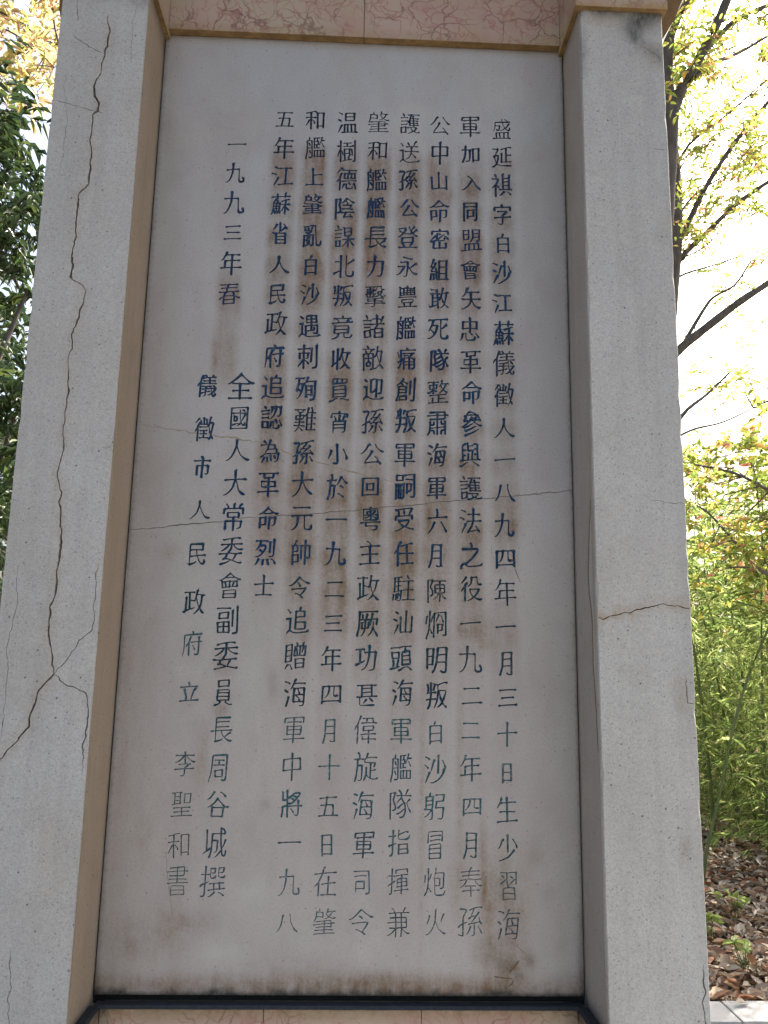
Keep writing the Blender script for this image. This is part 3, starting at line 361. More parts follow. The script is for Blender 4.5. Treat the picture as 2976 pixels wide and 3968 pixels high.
'盛': [[36,136,80,136], [80,136,79,111,74,101], [74,101,57,101,47,107], [78,33,78,78], [113,78,113,33], [143,164,143,175,140,178,132,184,121,184], [43,33,43,78], [43,78,148,78], [148,78,149,33], [173,33,16,33], [163,149,153,147,137,126,112,105,98,97,87,99], [22,89,33,115,36,136,36,162,38,164,171,164], [167,118,170,112,169,103,167,98,161,94,146,96,130,109,113,136,103,171,102,188]],
'盟': [[104,127,160,126], [114,79,114,35], [29,146,74,146], [77,35,77,79], [160,152,105,152], [29,115,74,116], [74,116,74,176], [74,176,29,175], [29,175,29,115], [40,35,40,79], [40,79,150,79], [150,79,151,35], [175,35,15,35], [86,94,96,107,104,127,105,178], [105,178,160,177], [160,177,159,101,157,97,136,96]],
'省': [[53,62,147,62], [126,174,137,172,167,142], [94,187,95,128], [58,175,40,147,31,138,21,137], [147,37,53,37], [147,86,53,86], [53,111,53,37], [77,113,81,120,90,123,95,128,111,132,134,149,141,152], [147,37,146,109], [146,109,83,109,77,113,24,107,15,111]],
'矢': [[94,101,102,92,108,77,117,64,131,50,160,34,169,33,181,37], [159,160,50,161], [13,35,25,32,46,41,68,56,82,73,94,101,94,160], [18,126,27,129,33,136,44,156,50,161,56,183,63,188], [172,106,100,106,94,101,89,106,19,106]],
'祺': [[50,165,45,176,38,185], [15,85,32,100,45,106], [168,35,148,56,140,59], [70,86,68,93,56,106,45,106], [109,58,107,53,97,43,83,32,76,30], [153,130,101,130], [153,103,101,103], [153,158,101,158], [153,187,153,74], [101,187,101,74], [176,74,77,74], [44,26,45,106,50,122,62,141,63,152], [63,152,17,152]],
'立': [[89,186,97,163], [26,149,165,149], [146,129,135,123,125,85,113,53,111,39], [67,53,70,60,70,67,56,127], [173,38,18,38]],
'竟': [[173,52,170,38,165,33,121,33,116,39,116,68], [72,67,71,55,59,40,31,31,18,32], [93,186,97,170], [41,92,149,92], [124,137,129,153,141,157], [66,137,66,147,62,155,52,160], [18,137,173,137], [163,169,28,169], [72,67,79,69,148,69], [148,69,149,114,147,116,41,115], [41,115,41,70], [41,70,72,67]],
'粵': [[90,174,97,172,151,172,153,170,152,99], [152,99,40,98,38,100,39,172], [39,172,83,172,90,174], [90,174,91,183,103,189], [145,55,143,40,136,30,113,29,101,33], [145,55,55,57], [58,78,55,57], [67,155,68,147,72,143,72,133], [109,138,116,141,124,150,132,151], [135,157,128,160,117,160,67,155], [95,107,95,157], [17,80,51,80,58,78,65,80,174,80], [140,133,101,133,63,113,58,112,51,115], [138,111,101,124,87,133,52,133]],
'組': [[72,97,41,92,29,93], [54,186,43,164,28,143,25,132], [100,81,160,81], [160,128,100,128], [27,70,20,31], [72,43,75,49,75,56,69,76], [25,132,50,131], [49,72,52,45,51,36], [100,34,100,174], [100,174,160,174], [160,174,160,34], [176,34,80,34], [73,79,76,91,72,97,67,120], [70,157,58,135,50,131,47,120,32,103,29,93]],
'習': [[45,35,147,35], [108,157,136,148], [103,115,107,121,124,129,149,140,159,141], [147,64,45,64], [32,158,58,149], [92,108,89,94], [82,139,70,138,25,119], [159,111,159,175], [159,175,99,175], [25,176,82,175], [82,175,82,117,92,108], [147,35,147,92], [147,92,89,94,46,93], [46,93,45,35]],
'聖': [[35,156,83,156], [35,134,83,134], [114,170,114,114], [114,114,162,114], [162,114,163,170], [163,170,114,170], [35,177,35,111], [83,114,83,177], [95,33,95,85], [154,60,35,60], [176,33,15,33], [83,114,16,109], [27,86,163,86], [97,178,17,178]],
'肅': [[122,28,123,55], [123,55,154,55], [122,115,123,94], [123,94,154,94], [67,115,67,95], [67,95,36,95], [67,27,66,55], [66,55,33,55], [154,26,154,114], [174,151,17,151], [33,129,149,129,150,131,150,172,148,174,34,174], [35,75,154,75], [94,27,94,174], [15,29,23,33,33,55,36,114]],
'肇': [[58,171,55,187], [17,43,174,43], [29,62,162,62], [95,43,95,115], [173,97,17,97], [116,171,174,170], [37,115,147,115,149,113,149,80], [149,80,36,79], [181,128,167,123,152,128,126,143,109,160], [109,160,116,171,121,188], [153,169,152,160,148,153,132,139,109,128,97,132], [20,117,28,131,32,144,34,170], [34,170,81,170], [81,170,82,144], [82,144,32,144]],
'與': [[156,140,128,140], [76,56,67,55,28,32,19,33], [82,72,82,117], [36,140,64,141], [118,58,166,31], [64,107,37,107], [81,164,115,164], [155,106,126,106], [174,72,16,72], [81,186,81,134], [81,134,111,133], [111,133,111,72], [154,72,156,175], [156,175,127,175], [38,72,35,169,39,173,63,182]],
'艦': [[51,122,42,146], [43,162,48,187], [176,157,146,157], [139,84,139,34], [112,154,112,179], [112,130,112,104], [151,139,168,108], [53,66,42,89], [66,105,28,105], [115,34,115,84], [89,34,90,84], [90,84,165,84], [165,84,165,34], [165,34,89,34], [129,179,87,179], [87,179,87,104], [87,104,130,104], [40,37,50,31,61,31,66,35,66,161], [66,161,29,161], [29,161,28,76,23,45,18,33,20,23], [87,130,133,129], [133,129,146,157,152,186], [87,154,124,154], [124,154,124,130]],
'蘇': [[47,57,49,29], [64,57,71,31], [13,27,22,33,31,57], [30,94,86,94], [173,170,18,170], [136,27,136,138], [171,50,155,72,148,86,135,95,136,102,131,106,99,106], [88,48,103,51,115,67,123,83,131,88,135,95,136,102,140,105,174,106], [92,31,91,40,82,60], [45,141,69,139], [69,139,65,124,57,112,57,71], [171,145,156,146,136,138,120,137,100,132], [29,118,85,118], [85,118,86,72], [86,72,30,71], [30,71,29,118,31,126,37,135,45,141,47,151,57,154]],
'認': [[75,153,14,153], [129,177,128,162,118,132,100,112,89,106], [70,130,21,130], [136,71,120,99], [69,106,21,106], [37,185,49,166], [90,83,86,58,80,41], [25,40,66,41], [66,41,66,82], [66,82,25,81], [25,81,25,40], [99,163,97,153,87,134], [154,54,153,39,150,33,113,32,109,34,107,42,107,85], [157,86,172,53,173,43], [130,121,140,114,153,114,161,119,165,142,166,177], [166,177,89,177]],
'諸': [[161,37,103,37], [25,40,65,41], [65,41,64,82], [64,82,25,81], [25,81,25,40], [21,106,67,106], [14,153,73,153], [48,166,38,186], [103,67,161,67], [21,130,68,130], [86,162,143,162,153,153], [141,128,144,139,160,161,167,176], [175,127,79,127], [74,89,83,88,91,93,106,97,160,97], [160,97,161,37], [119,187,119,133,123,118,112,107,103,90,103,37]],
'謀': [[68,105,22,105], [49,166,38,186], [16,154,72,154], [22,130,69,130], [155,140,100,140], [26,39,64,40], [64,40,64,81], [64,81,26,80], [26,80,26,39], [155,166,100,166], [155,166,155,115,153,113,101,113], [101,113,100,166], [127,27,127,113], [176,39,170,39,159,49,134,81,126,82,118,87,81,87], [81,37,88,41,102,55,114,72,126,82,134,83,138,87,174,87]],
'護': [[182,36,175,32,165,31,143,37,136,44], [22,106,68,106], [22,130,69,130], [74,153,14,153], [25,40,64,41], [64,41,64,82], [64,82,25,81], [25,81,25,40], [79,113,84,127], [84,127,94,128], [39,185,50,166], [122,44,105,61,104,70], [94,128,101,124,168,124], [95,107,168,107], [177,173,78,173], [96,141,172,141], [174,88,95,88], [156,69,149,71,82,71], [127,159,135,134,135,89], [109,173,109,163,100,155,96,141,94,128,95,88], [156,69,153,60,142,52,136,44,122,44,111,36,80,29]],
'谷': [[16,145,33,145,52,160,72,181], [142,93,144,101,119,119,96,141], [157,151,125,177,113,180], [140,37,52,37], [140,37,140,86,142,93], [52,89,136,90,149,96,165,90,177,93], [20,89,46,98,51,105,71,119,89,138,96,141], [52,37,52,89,46,98]],
'豐': [[172,105,20,105], [95,124,95,187], [70,34,64,52,64,62], [122,34,124,44,129,51,130,62], [63,158,81,158], [84,142,43,142], [148,142,107,142], [44,174,83,174], [108,174,147,174], [109,158,145,158], [159,182,159,124], [159,124,32,124], [32,124,32,183], [63,174,63,124], [127,174,127,124], [130,62,144,62,147,64,147,84,145,86,45,85], [45,85,45,64,47,62,130,62], [173,33,17,33]],
'買': [[13,34,28,30,67,45,84,45], [109,44,124,45,162,30,178,30], [116,146,116,175], [43,103,148,103], [74,175,74,146], [43,80,148,80], [148,103,148,59,145,57,46,57,43,60,43,123,46,126,146,126,148,124,148,103], [116,175,34,176,32,174,32,147], [32,147,158,146,160,148,160,174,158,176,116,175]],
'贈': [[66,32,65,42,54,60], [98,149,108,127,107,118], [25,109,63,109], [25,142,63,142], [93,62,156,62], [39,61,32,58,21,35], [152,186,143,171,141,162], [150,148,140,121], [104,161,105,175,98,186], [93,37,156,37], [124,109,124,161], [156,37,155,88], [155,88,93,88], [93,88,93,37], [63,142,63,77], [63,77,25,76], [25,76,25,175], [25,175,63,175], [63,175,63,142], [141,162,86,161], [86,161,85,109], [85,109,163,109], [163,109,164,160], [164,160,141,162]],
'躬': [[32,115,79,115], [53,166,58,187], [74,86,79,81,78,36,72,32,58,32], [99,173,161,173], [161,173,160,133], [160,133,108,133], [108,133,104,93], [104,93,164,93], [164,93,159,47,154,35,148,31,125,31,117,35], [32,140,79,140], [74,86,66,89,17,89], [17,43,25,44,43,57,65,78,67,83,79,91,79,164], [79,164,53,166,32,164], [32,164,32,89]],
'軍': [[95,26,95,174], [43,102,150,102], [19,52,173,52], [95,127,148,127,150,125,149,77], [149,77,44,77], [44,77,43,126], [43,126,95,127], [43,149,147,149], [165,148,164,174], [164,174,27,174], [27,174,26,148]],
'迎': [[113,96,109,88,76,80], [123,49,123,169], [123,169,165,169], [165,169,164,78,161,75,144,74], [176,39,168,34,160,33,88,33,72,37,54,49,44,52], [48,157,24,173], [44,52,35,48,21,35,20,25], [44,52,44,120], [44,120,16,120], [115,180,104,181,76,167], [76,167,76,80]],
'追': [[46,50,70,37,104,33,171,35,181,44], [46,50,35,46,24,37,20,27], [46,50,46,120], [46,120,16,120], [48,154,42,163,25,178], [113,166,116,182,124,188], [83,129,153,130], [153,130,152,165], [152,165,83,165], [83,165,83,60], [83,60,158,59,160,61,159,100], [159,100,83,100]],
'送': [[99,162,87,184], [19,27,20,37,30,48,44,53], [161,185,150,180,140,161,138,150], [32,178,49,154], [44,53,71,37,101,32,169,34,180,42], [44,53,44,122], [44,122,17,122], [155,63,132,88,117,98], [65,111,173,111], [71,150,168,150], [69,57,75,57,94,68,104,78,117,98,118,149]],
'遇': [[18,120,44,120], [44,120,44,52], [142,77,141,86,136,96], [53,154,25,173], [178,42,167,33,95,32,74,36,52,50,44,52], [44,52,30,44,21,34,19,28], [116,76,116,179], [78,155,155,155], [71,52,72,108], [72,108,163,108], [163,108,164,62,162,53], [162,53,144,51,136,55], [116,179,80,180,78,178,78,131], [78,131,154,130], [154,130,155,179], [155,179,116,179], [87,74,142,77]],
'長': [[151,123,53,123], [106,54,101,46,60,36,50,36], [165,82,157,81,129,64,124,58], [151,150,53,150], [50,36,53,175,55,177,156,177], [174,97,17,97], [94,96,97,83,102,75,115,60,124,58,126,51,139,43,162,34,177,35]],
'陰': [[146,123,145,113,139,98], [111,154,123,138,121,124], [67,142,73,142,86,150,100,161,112,175,119,179], [119,179,136,163,156,149,168,143,177,144], [43,72,58,74,63,83,61,107,49,126,49,134,60,163,61,175], [61,175,25,175], [25,175,25,26], [155,40,87,36], [87,36,90,46,103,59,107,70], [146,123,80,124], [82,97,163,97], [72,72,107,70,114,72,175,72], [167,31,162,38,155,40,153,49,143,60]],
'陳': [[43,72,58,74,63,83,61,107,49,126,49,134,60,163,61,175], [61,175,25,175], [25,175,25,26], [173,40,159,49,146,62,132,84], [84,113,162,113], [73,165,173,165], [122,27,122,77,119,83,122,90,122,165], [63,42,72,41,84,49,101,66,112,82,132,84,139,87,161,87,162,89,162,137,160,139,86,139,84,137,84,88], [84,88,110,87,119,83]],
'隊': [[133,84,123,82,105,68,80,55,72,57], [152,185,139,164,137,153], [174,54,156,81,144,112], [43,72,58,74,63,83,61,107,49,126,49,134,60,163,61,175], [61,175,25,175], [25,175,25,26], [74,116,90,124,103,134,112,137], [144,112,150,120,164,130,170,131], [73,153,175,153], [81,87,119,110,144,112], [98,35,104,32,116,32,126,37,133,51,135,73,131,104,112,137,115,146,108,159,108,168,89,184]],
'難': [[50,58,59,55,84,34], [145,156,148,167,140,184], [83,125,94,125,98,131,107,134], [15,173,93,173], [109,113,172,113], [174,39,110,39], [174,149,111,149], [145,39,145,149], [109,76,173,76], [83,125,83,113,81,111,24,112], [24,112,24,136], [24,136,82,136], [82,136,83,125], [89,91,20,91], [15,69,92,69], [73,173,73,154,71,153,37,153,35,155,35,173], [120,185,112,160,107,134,109,127,110,39], [18,30,33,38,50,58,54,83,54,153]],
'革': [[95,85,43,85,41,87,42,118], [42,118,150,117], [150,117,150,86], [150,86,95,85], [17,58,173,58], [171,168,20,168], [95,140,95,27], [62,168,63,141], [63,141,95,140,129,142], [129,142,129,168]],
'頭': [[139,46,152,46,171,31,180,30], [129,148,132,174], [30,91,36,68,31,57], [102,119,166,119], [17,173,82,173], [129,47,114,46,88,30,77,33], [69,92,63,67,63,61,68,52], [102,92,166,92], [25,143,26,107], [26,107,75,108], [75,108,75,144], [75,144,25,143], [129,148,164,147,166,145,166,65,164,63,102,64], [102,64,102,145,104,147,129,148], [88,60,81,54,15,40], [175,175,93,175]],
'駐': [[23,75,18,37], [55,48,49,78], [137,163,124,185], [80,60,70,61,62,81], [39,43,37,76], [27,121,80,121], [57,176,57,93], [80,149,27,149], [95,149,173,149], [169,96,100,96], [133,149,133,36], [177,36,92,36], [47,36,56,30,71,30,75,33,79,49,82,93], [82,93,27,93], [27,93,27,176], [27,176,84,176]]}

def resample(p, step):
    out = [p[0]]
    for a, b in zip(p[:-1], p[1:]):
        L = math.hypot(b[0] - a[0], b[1] - a[1]); n = max(1, int(round(L / step)))
        for k in range(1, n + 1): out.append((a[0] + (b[0] - a[0]) * k / n, a[1] + (b[1] - a[1]) * k / n))
    return out
def smooth(p, it):
    for _ in range(it):
        p = [p[0]] + [((a[0] + 2 * b[0] + c[0]) / 4, (a[1] + 2 * b[1] + c[1]) / 4) for a, b, c in zip(p[:-2], p[1:-1], p[2:])] + [p[-1]]
    return p
def plen(p): return sum(math.hypot(v[0] - u[0], v[1] - u[1]) for u, v in zip(p[:-1], p[1:]))
def brush(p, hw, rng, step=7.0):
    a, b = p[0], p[-1]; dx, dy = b[0] - a[0], b[1] - a[1]
    closed = math.hypot(dx, dy) < 3
    if not closed:
        if abs(dx) > abs(dy) * 1.6:
            if dx < 0: p = p[::-1]
        elif dy > 0: p = p[::-1]
    a, b = p[0], p[-1]; dx, dy = b[0] - a[0], b[1] - a[1]
    L = plen(p); q = smooth(resample(p, step), 2); n = len(q)
    if n < 3: q = resample([p[0], p[-1]], max(2.0, L / 3)); n = len(q)
    if closed: kind = 'v'
    elif L < 30: kind = 'dot'
    elif abs(dy) < .32 * abs(dx): kind = 'h'
    elif abs(dx) < .25 * abs(dy): kind = 'v'
    elif dx * dy > 0: kind = 'pie'
    else: kind = 'na'
    w = []
    for i in range(n):
        t = i / (n - 1)
        if kind == 'h': k = .64 + .48 * math.exp(-(t / .10) ** 2) + .60 * math.exp(-((1 - t) / .12) ** 2)
        elif kind == 'v': k = 1.08 + .40 * math.exp(-(t / .12) ** 2) + .10 * math.exp(-((1 - t) / .15) ** 2)
        elif kind == 'pie': k = 1.15 * (1 - t) ** .7 * .75 + .38 + .3 * math.exp(-(t / .1) ** 2)
        elif kind == 'na': k = .55 + .75 * math.exp(-((t - .86) / .2) ** 2) - .30 * max(0, (t - .93) / .07) + .25 * math.exp(-(t / .08) ** 2)
        else: k = .70 + .55 * math.sin(math.pi * min(1, t * .7 + .2))
        w.append(hw * k * (1 + rng.uniform(-.10, .10)))
    if kind == 'h' and L > 50: q = [(x, y + 1.6 * math.sin(math.pi * i / (n - 1))) for i, (x, y) in enumerate(q)]
    return q, w
FIT = {'日': (.62, .80), '月': (.70, .95), '白': (.75, .86), '四': (.95, .72), '回': (.9, .82), '二': (.9, .8), '三': (.92, .78), '中': (.92, 1),
       '小': (.95, .82), '士': (.95, .86), '山': (.88, .8), '市': (.85, .95), '司': (.82, .9), '同': (.82, .95), '周': (.84, 1), '力': (.84, .92),
       '立': (.92, .78), '火': (.9, .95), '八': (1, .72), '五': (.95, .85), '冒': (.78, 1.0), '員': (.78, 1.0), '買': (.86, 1), '書': (.92, 1.06),
       '習': (.8, .98), '公': (1, .86), '加': (1, .8), '和': (1, .86), '十': (.92, .9), '入': (1, .72), '永': (1, .92), '省': (.78, 1), '民': (.9, .98),
       '人': (1, .8), '上': (.95, .86), '全': (1.14, 1.1), '國': (.92, 1.0), '江': (1.0, .9), '主': (.95, .92), '春': (1.05, 1.0), '令': (1, .92), '革': (.95, 1)}
def glyph(ch, rng, weight):
    S = []
    for v in GLYPHS[ch]:
        S.append([(v[i], v[i + 1]) for i in range(0, len(v), 2)])
    T = []
    for q in S:                                     # closed boxes are cut as separate strokes
        if len(q) > 3 and math.hypot(q[0][0] - q[-1][0], q[0][1] - q[-1][1]) < 6: T += [[a, b] for a, b in zip(q[:-1], q[1:])]
        else: T.append(q)
    S = T
    if ch == '蘇': S += [[(62, 190), (64, 158)], [(130, 190), (127, 158)]]
    ink = sum(plen(s) for s in S)
    hw = 7.3 * weight * min(1.1, max(.60, (900.0 / max(ink, 1)) ** .42))
    fx, fy = FIT.get(ch, (.97, .97)); out = []
    seedv = rng.uniform(0, 90); big = rng.uniform(.93, 1.06)
    jx, jy = rng.uniform(-3, 3), rng.uniform(-3, 3); sh = rng.uniform(.045, .09); sx = rng.uniform(-.03, .03)
    for p in S:
        ox, oy = rng.uniform(-1.3, 1.3), rng.uniform(-1.3, 1.3); pts = []
        for x, y in p:
            wx, wy = noise.noise(Vector((x / 55, y / 55, seedv))), noise.noise(Vector((x / 55, y / 55, seedv + 7)))
            x, y = (x + 7 * wx - 96) * fx * .90 * big, (y + 7 * wy - 96) * fy * 1.10 * big
            pts.append((x + sx * y + jx + ox, y + sh * x + oy + jy))
        out.append(brush(pts, hw, rng))
    return out
def outline(q, w):
    L, R = [], []; n = len(q)
    for i in range(n):
        a = q[max(0, i - 1)]; b = q[min(n - 1, i + 1)]
        dx, dy = b[0] - a[0], b[1] - a[1]; l = math.hypot(dx, dy) or 1
        nx, ny = -dy / l, dx / l
        L.append((q[i][0] + nx * w[i], q[i][1] + ny * w[i])); R.append((q[i][0] - nx * w[i], q[i][1] - ny * w[i]))
    def cap(c, o, w):
        l = math.hypot(c[0] - o[0], c[1] - o[1]) or 1
        return (c[0] + (c[0] - o[0]) / l * w * .75, c[1] + (c[1] - o[1]) / l * w * .75)
    return [cap(q[0], q[1], w[0])] + R + [cap(q[-1], q[-2], w[-1])] + L[::-1]

def ribbon_depth(P, q, w, depth):
    """V-shaped section: depth of points P under the surface for one stroke"""
    P = np.asarray(P); z = np.zeros(len(P))
    Q = np.asarray(q); W = np.asarray(w)
    for i in range(len(Q) - 1):
        a, b = Q[i], Q[i + 1]; d = b - a; l2 = max(d @ d, 1e-12)
        t = np.clip(((P - a) @ d) / l2, 0, 1)
        dist = np.hypot(*(P - a - t[:, None] * d).T); ww = W[i] + (W[i + 1] - W[i]) * t
        z = np.maximum(z, depth * np.clip(1 - dist / ww, 0, 1))
    return z
def carve(border, groups, steiner):
    """triangulate the region inside border and cut V grooves into it.
    groups: list of lists of (q, w, depth). returns points, depth, {-1: surface tris, g: groove tris}"""
    V = []; E = []; Fc = []
    def add(pts, close=True):
        s = len(V); V.extend(Vector(p) for p in pts); idx = list(range(s, s + len(pts)))
        if close: Fc.append(idx)
        else: E.extend((a, b) for a, b in zip(idx[:-1], idx[1:]))
    add(border)
    for g, rib in enumerate(groups):
        for q, w, d in rib:
            o_ = outline(q, w); add(o_ + o_[:1], False); add(q, False)
    V.extend(Vector(p) for p in steiner)
    vo, eo, fo, _, _, of = delaunay_2d_cdt(V, E, Fc, 1, 1e-7)
    P = np.array([tuple(v) for v in vo]); z = np.zeros(len(P))
    for rib in groups:
        for q, w, d in rib: z = np.maximum(z, ribbon_depth(P, q, w, d))
    T = [list(f) for f, o in zip(fo, of) if 0 in o]
    Cn = np.array([P[f].mean(axis=0) for f in T]); own = np.full(len(T), -1)
    for g in range(len(groups) - 1, -1, -1):
        dep = np.zeros(len(T))
        for q, w, d in groups[g]: dep = np.maximum(dep, ribbon_depth(Cn, q, w, 1.0))
        own[dep > .03] = g
    tris = {-1: []}
    for f, g in zip(T, own):
        a, b, c = P[f[0]], P[f[1]], P[f[2]]
        if (b[0] - a[0]) * (c[1] - a[1]) - (b[1] - a[1]) * (c[0] - a[0]) < 0: f = f[::-1]
        tris.setdefault(int(g), []).append(f)
    # vertices of surface triangles stay at the surface
    surf = np.zeros(len(P), bool)
    for f in tris[-1]: surf[f] = True
    z[surf] = 0
    return P, z, tris
class Acc:
    def __init__(s): s.V = []; s.F = []; s.S = []; s.MI = []
    def add(s, pts, faces, stain=None, mi=0):
        o = len(s.V); s.V.extend(pts); s.F.extend([[i + o for i in f] for f in faces]); s.MI.extend([mi] * len(faces))
        s.S.extend(stain if stain is not None else [(0, 0, 0)] * len(pts))
    def sub(s, P3, tris, stain=None, mi=0):
        idx = sorted({i for f in tris for i in f}); mp = {j: k for k, j in enumerate(idx)}
        s.add([P3[i] for i in idx], [[mp[i] for i in f] for f in tris], [stain[i] for i in idx] if stain is not None else None, mi)
    def build(s, name, mats, parent=None, smooth=False): return mesh_obj(name, s.V, s.F, mats, parent, s.MI, s.S, smooth)

# ================================================================ THE MEMORIAL
stele = empty('memorial_stele', 'tall stone memorial with blue Chinese writing on a marble tablet between two cracked pillars', 'memorial')

# ---- inscription layout (tablet coordinates: x right, z up from the tablet's lower edge)
PIT = 0.0765
COLS = [(.8427, 1.971, '盛延祺字白沙江蘇儀徵人一八九四年一月三十日生少習海'),
        (.7653, 1.977, '軍加入同盟會矢忠革命參與護法之役一九二二年四月奉孫'),
        (.6886, 1.975, '公中山命密組敢死隊整肅海軍六月陳烱明叛白沙躬冒炮火'),
        (.6138, 1.9765, '護送孫公登永豐艦痛創叛軍嗣受任駐汕頭海軍艦隊指揮兼'),
        (.5368, 1.9756, '肇和艦艦長力擊諸敵迎孫公回粵主政厥功甚偉旋海軍司令'),
        (.4607, 1.9733, '温樹德陰謀北叛竟收買宵小於一九二三年四月十五日在肇'),
        (.3830, 1.9749, '和艦上肇亂白沙遇刺殉難孫大元帥令追贈海軍中將一九八'),
        (.3062, 1.9750, '五年江蘇省人民政府追認為革命烈士')]
chars = []      # x, z, char, row
rs = random.Random(11)
for ci, (x, zt, s) in enumerate(COLS):
    pit = (1.837 / 24) if len(s) == 25 else 0.07655
    for k, ch in enumerate(s): chars.append((x + rs.uniform(-.0015, .0015), zt - k * pit + rs.uniform(-.0018, .0018), ch, k, 1.0, ci))
for k, ch in enumerate('一九九三年春'): chars.append((.1935, 1.902 - k * .0780, ch, k, 1.0, 8))
for k, ch in enumerate('全國人大常委會副委員長周谷城撰'): chars.append((.2315 - .0002 * k, 1.2857 - k * .07668, ch, 9 + k, 1.04, 8))
for z, ch in zip((1.284, 1.181, 1.091, .993, .894, .789, .699, .596, .446, .366, .286, .216), '儀徵市人民政府立李聖和書'):
    chars.append((.1555, z, ch, 12 + int((1.284 - z) / .0766), .96, 9))

# ---- tablet cracks (photo pixels turned into tablet coordinates)
def on(px, py, Y=0.0):
    p = at(px, py, Y); return (p[0], p[2] - Z0)
def crackline(pix, w, Y=0.0, step=0.009, jit=0.0011, seed=1, taper=(1, 1)):
    r = random.Random(seed); q = resample([on(a, b, Y) for a, b in pix], step)
    n = len(q); out = []; ww = []
    for i, (x, z) in enumerate(q):
        e = 0.0 if i in (0, n - 1) else 1.0; am = .0016 + jit
        out.append((x + e * (am * 1.6 * rng_noise(x, z, 38, seed) + r.uniform(-jit, jit)), z + e * (am * .8 * rng_noise(x, z, 90, seed + 3) + r.uniform(-jit, jit))))
        t = i / (n - 1); k = 1.0
        if taper[0]: k = min(k, .25 + t * 8)
        if taper[1]: k = min(k, .25 + (1 - t) * 8)
        ww.append(w * k * r.uniform(.55, 1.3) * (1 + .7 * rng_noise(x, z, 16, seed + 5)))
    return out, ww
slab_cracks = [
    (crackline([(478, 2054), (505, 2052), (597, 2047), (700, 2034), (827, 2024), (953, 2007), (1080, 1997), (1206, 1990), (1400, 1976), (1455, 1969), (1561, 1961), (1666, 1948), (1772, 1940), (1898, 1931), (2050, 1917), (2130, 1908), (2230, 1900)], .0009, seed=2, taper=(0, 0)), .002, 'crack'),
    (crackline([(1908, 2108), (1904, 2130), (1907, 2152)], .0006, seed=3), .001, 'crack'),
    (crackline([(1997, 2186), (2002, 2220), (2018, 2257)], .0009, seed=4), .001, 'crack'),
    (crackline([(520, 1643), (640, 1660), (740, 1677), (850, 1690), (1000, 1712), (1150, 1770), (1350, 1825), (1430, 1845), (1530, 1870), (1660, 1880)], .0014, seed=5, jit=.002), .0006, 'vein'),
    (crackline([(2012, 3722), (1996, 3742), (1984, 3756), (1976, 3768)], .0038, seed=6, jit=.0025), .001, 'scar'), (crackline([(1914, 3783), (1940, 3787), (1985, 3793)], .0016, seed=7), .001, 'scar'),
    (crackline([(1990, 3798), (1980, 3812), (1972, 3820)], .0025, seed=8), .001, 'scar'), (crackline([(2000, 3662), (2030, 3690), (2050, 3712)], .0012, seed=9), .0006, 'vein'), (crackline([(640, 3300), (655, 3420), (668, 3560)], .0007, seed=12), .0005, 'vein')]

# ---- weathering of the tablet
BL = [
  (.09, .30, .03, .05, .2, 0, .1), (.06, .10, .03, .04, .3, .05, 0), (.45, .30, .03, .05, .12, 0, .15), (.30, .20, .06, .03, .0, 0, .35), (.26, .08, .05, .015, .0, 0, .4), (.92, 1.5, .05, .2, .1, 0, .1), (.93, .6, .04, .1, .14, 0, 0), (.90, .28, .03, .03, .15, .06, 0), (.93, .20, .02, .02, .1, .12, 0),  # x, z, rx, rz, brown, grime, light
    (.80, .20, .018, .09, .55, .0, 0), (.86, .17, .035, .10, .35, 0, 0), (.835, .06, .03, .05, .55, .2, 0), (.885, .072, .014, .018, .6, .15, 0), (.845, .055, .020, .006, .4, .2, 0),
    (.862, .038, .012, .010, .5, .15, 0), (.80, .085, .03, .03, .35, .1, 0), (.565, .012, .10, .030, .75, .1, 0), (.79, .010, .09, .022, .6, .1, 0), (.14, .12, .05, .05, .30, 0, 0),
    (.20, .14, .05, .02, .22, .05, 0), (.42, .055, .09, .03, .15, .08, 0), (.10, .90, .02, .02, .3, 0, 0), (.335, .62, .012, .03, .1, .22, 0), (.33, .37, .010, .012, .1, .18, 0),
    (.63, 1.93, .05, .05, .12, 0, .25), (.69, 1.72, .04, .07, .0, 0, .55), (.61, 1.56, .05, .04, 0, 0, .5), (.665, 1.86, .02, .04, .35, 0, .2), (.70, 1.79, .03, .02, .5, 0, 0),
    (.77, .95, .02, .03, .8, 0, 0), (.74, 1.12, .05, .03, .4, 0, .0), (.86, 1.0, .03, .05, .25, 0, 0), (.77, .73, .05, .05, .45, 0, 0), (.83, .20, .02, .07, .5, .1, 0),
    (.79, .25, .008, .10, .45, .05, 0), (.74, .22, .02, .08, .3, 0, 0), (.66, .38, .007, .25, .35, 0, 0), (.74, .45, .006, .2, .3, 0, 0), (.19, .46, .012, .06, .45, 0, 0), (.225, .56, .015, .025, .5, 0, 0),
    (.225, .66, .015, .02, .5, 0, 0), (.05, 1.25, .05, .6, .05, 0, 0), (.04, .5, .05, .5, .08, .02, 0), (.28, .02, .3, .02, .2, .1, 0), (.40, 1.05, .12, .04, .30, 0, .1), (.33, .93, .1, .1, .25, 0, 0),
    (.62, .95, .15, .1, .22, 0, 0), (.52, .80, .2, .08, .2, 0, 0)]
STREAK = {0: (.42, .30), 1: (.50, .45), 2: (.60, .60), 3: (.60, .75), 4: (.80, .80), 5: (.78, .80), 6: (.85, .62), 7: (.62, .70), 8: (.45, .30), 9: (.1, .15)}
CX9 = [c[0] for c in COLS]
HALO = {}
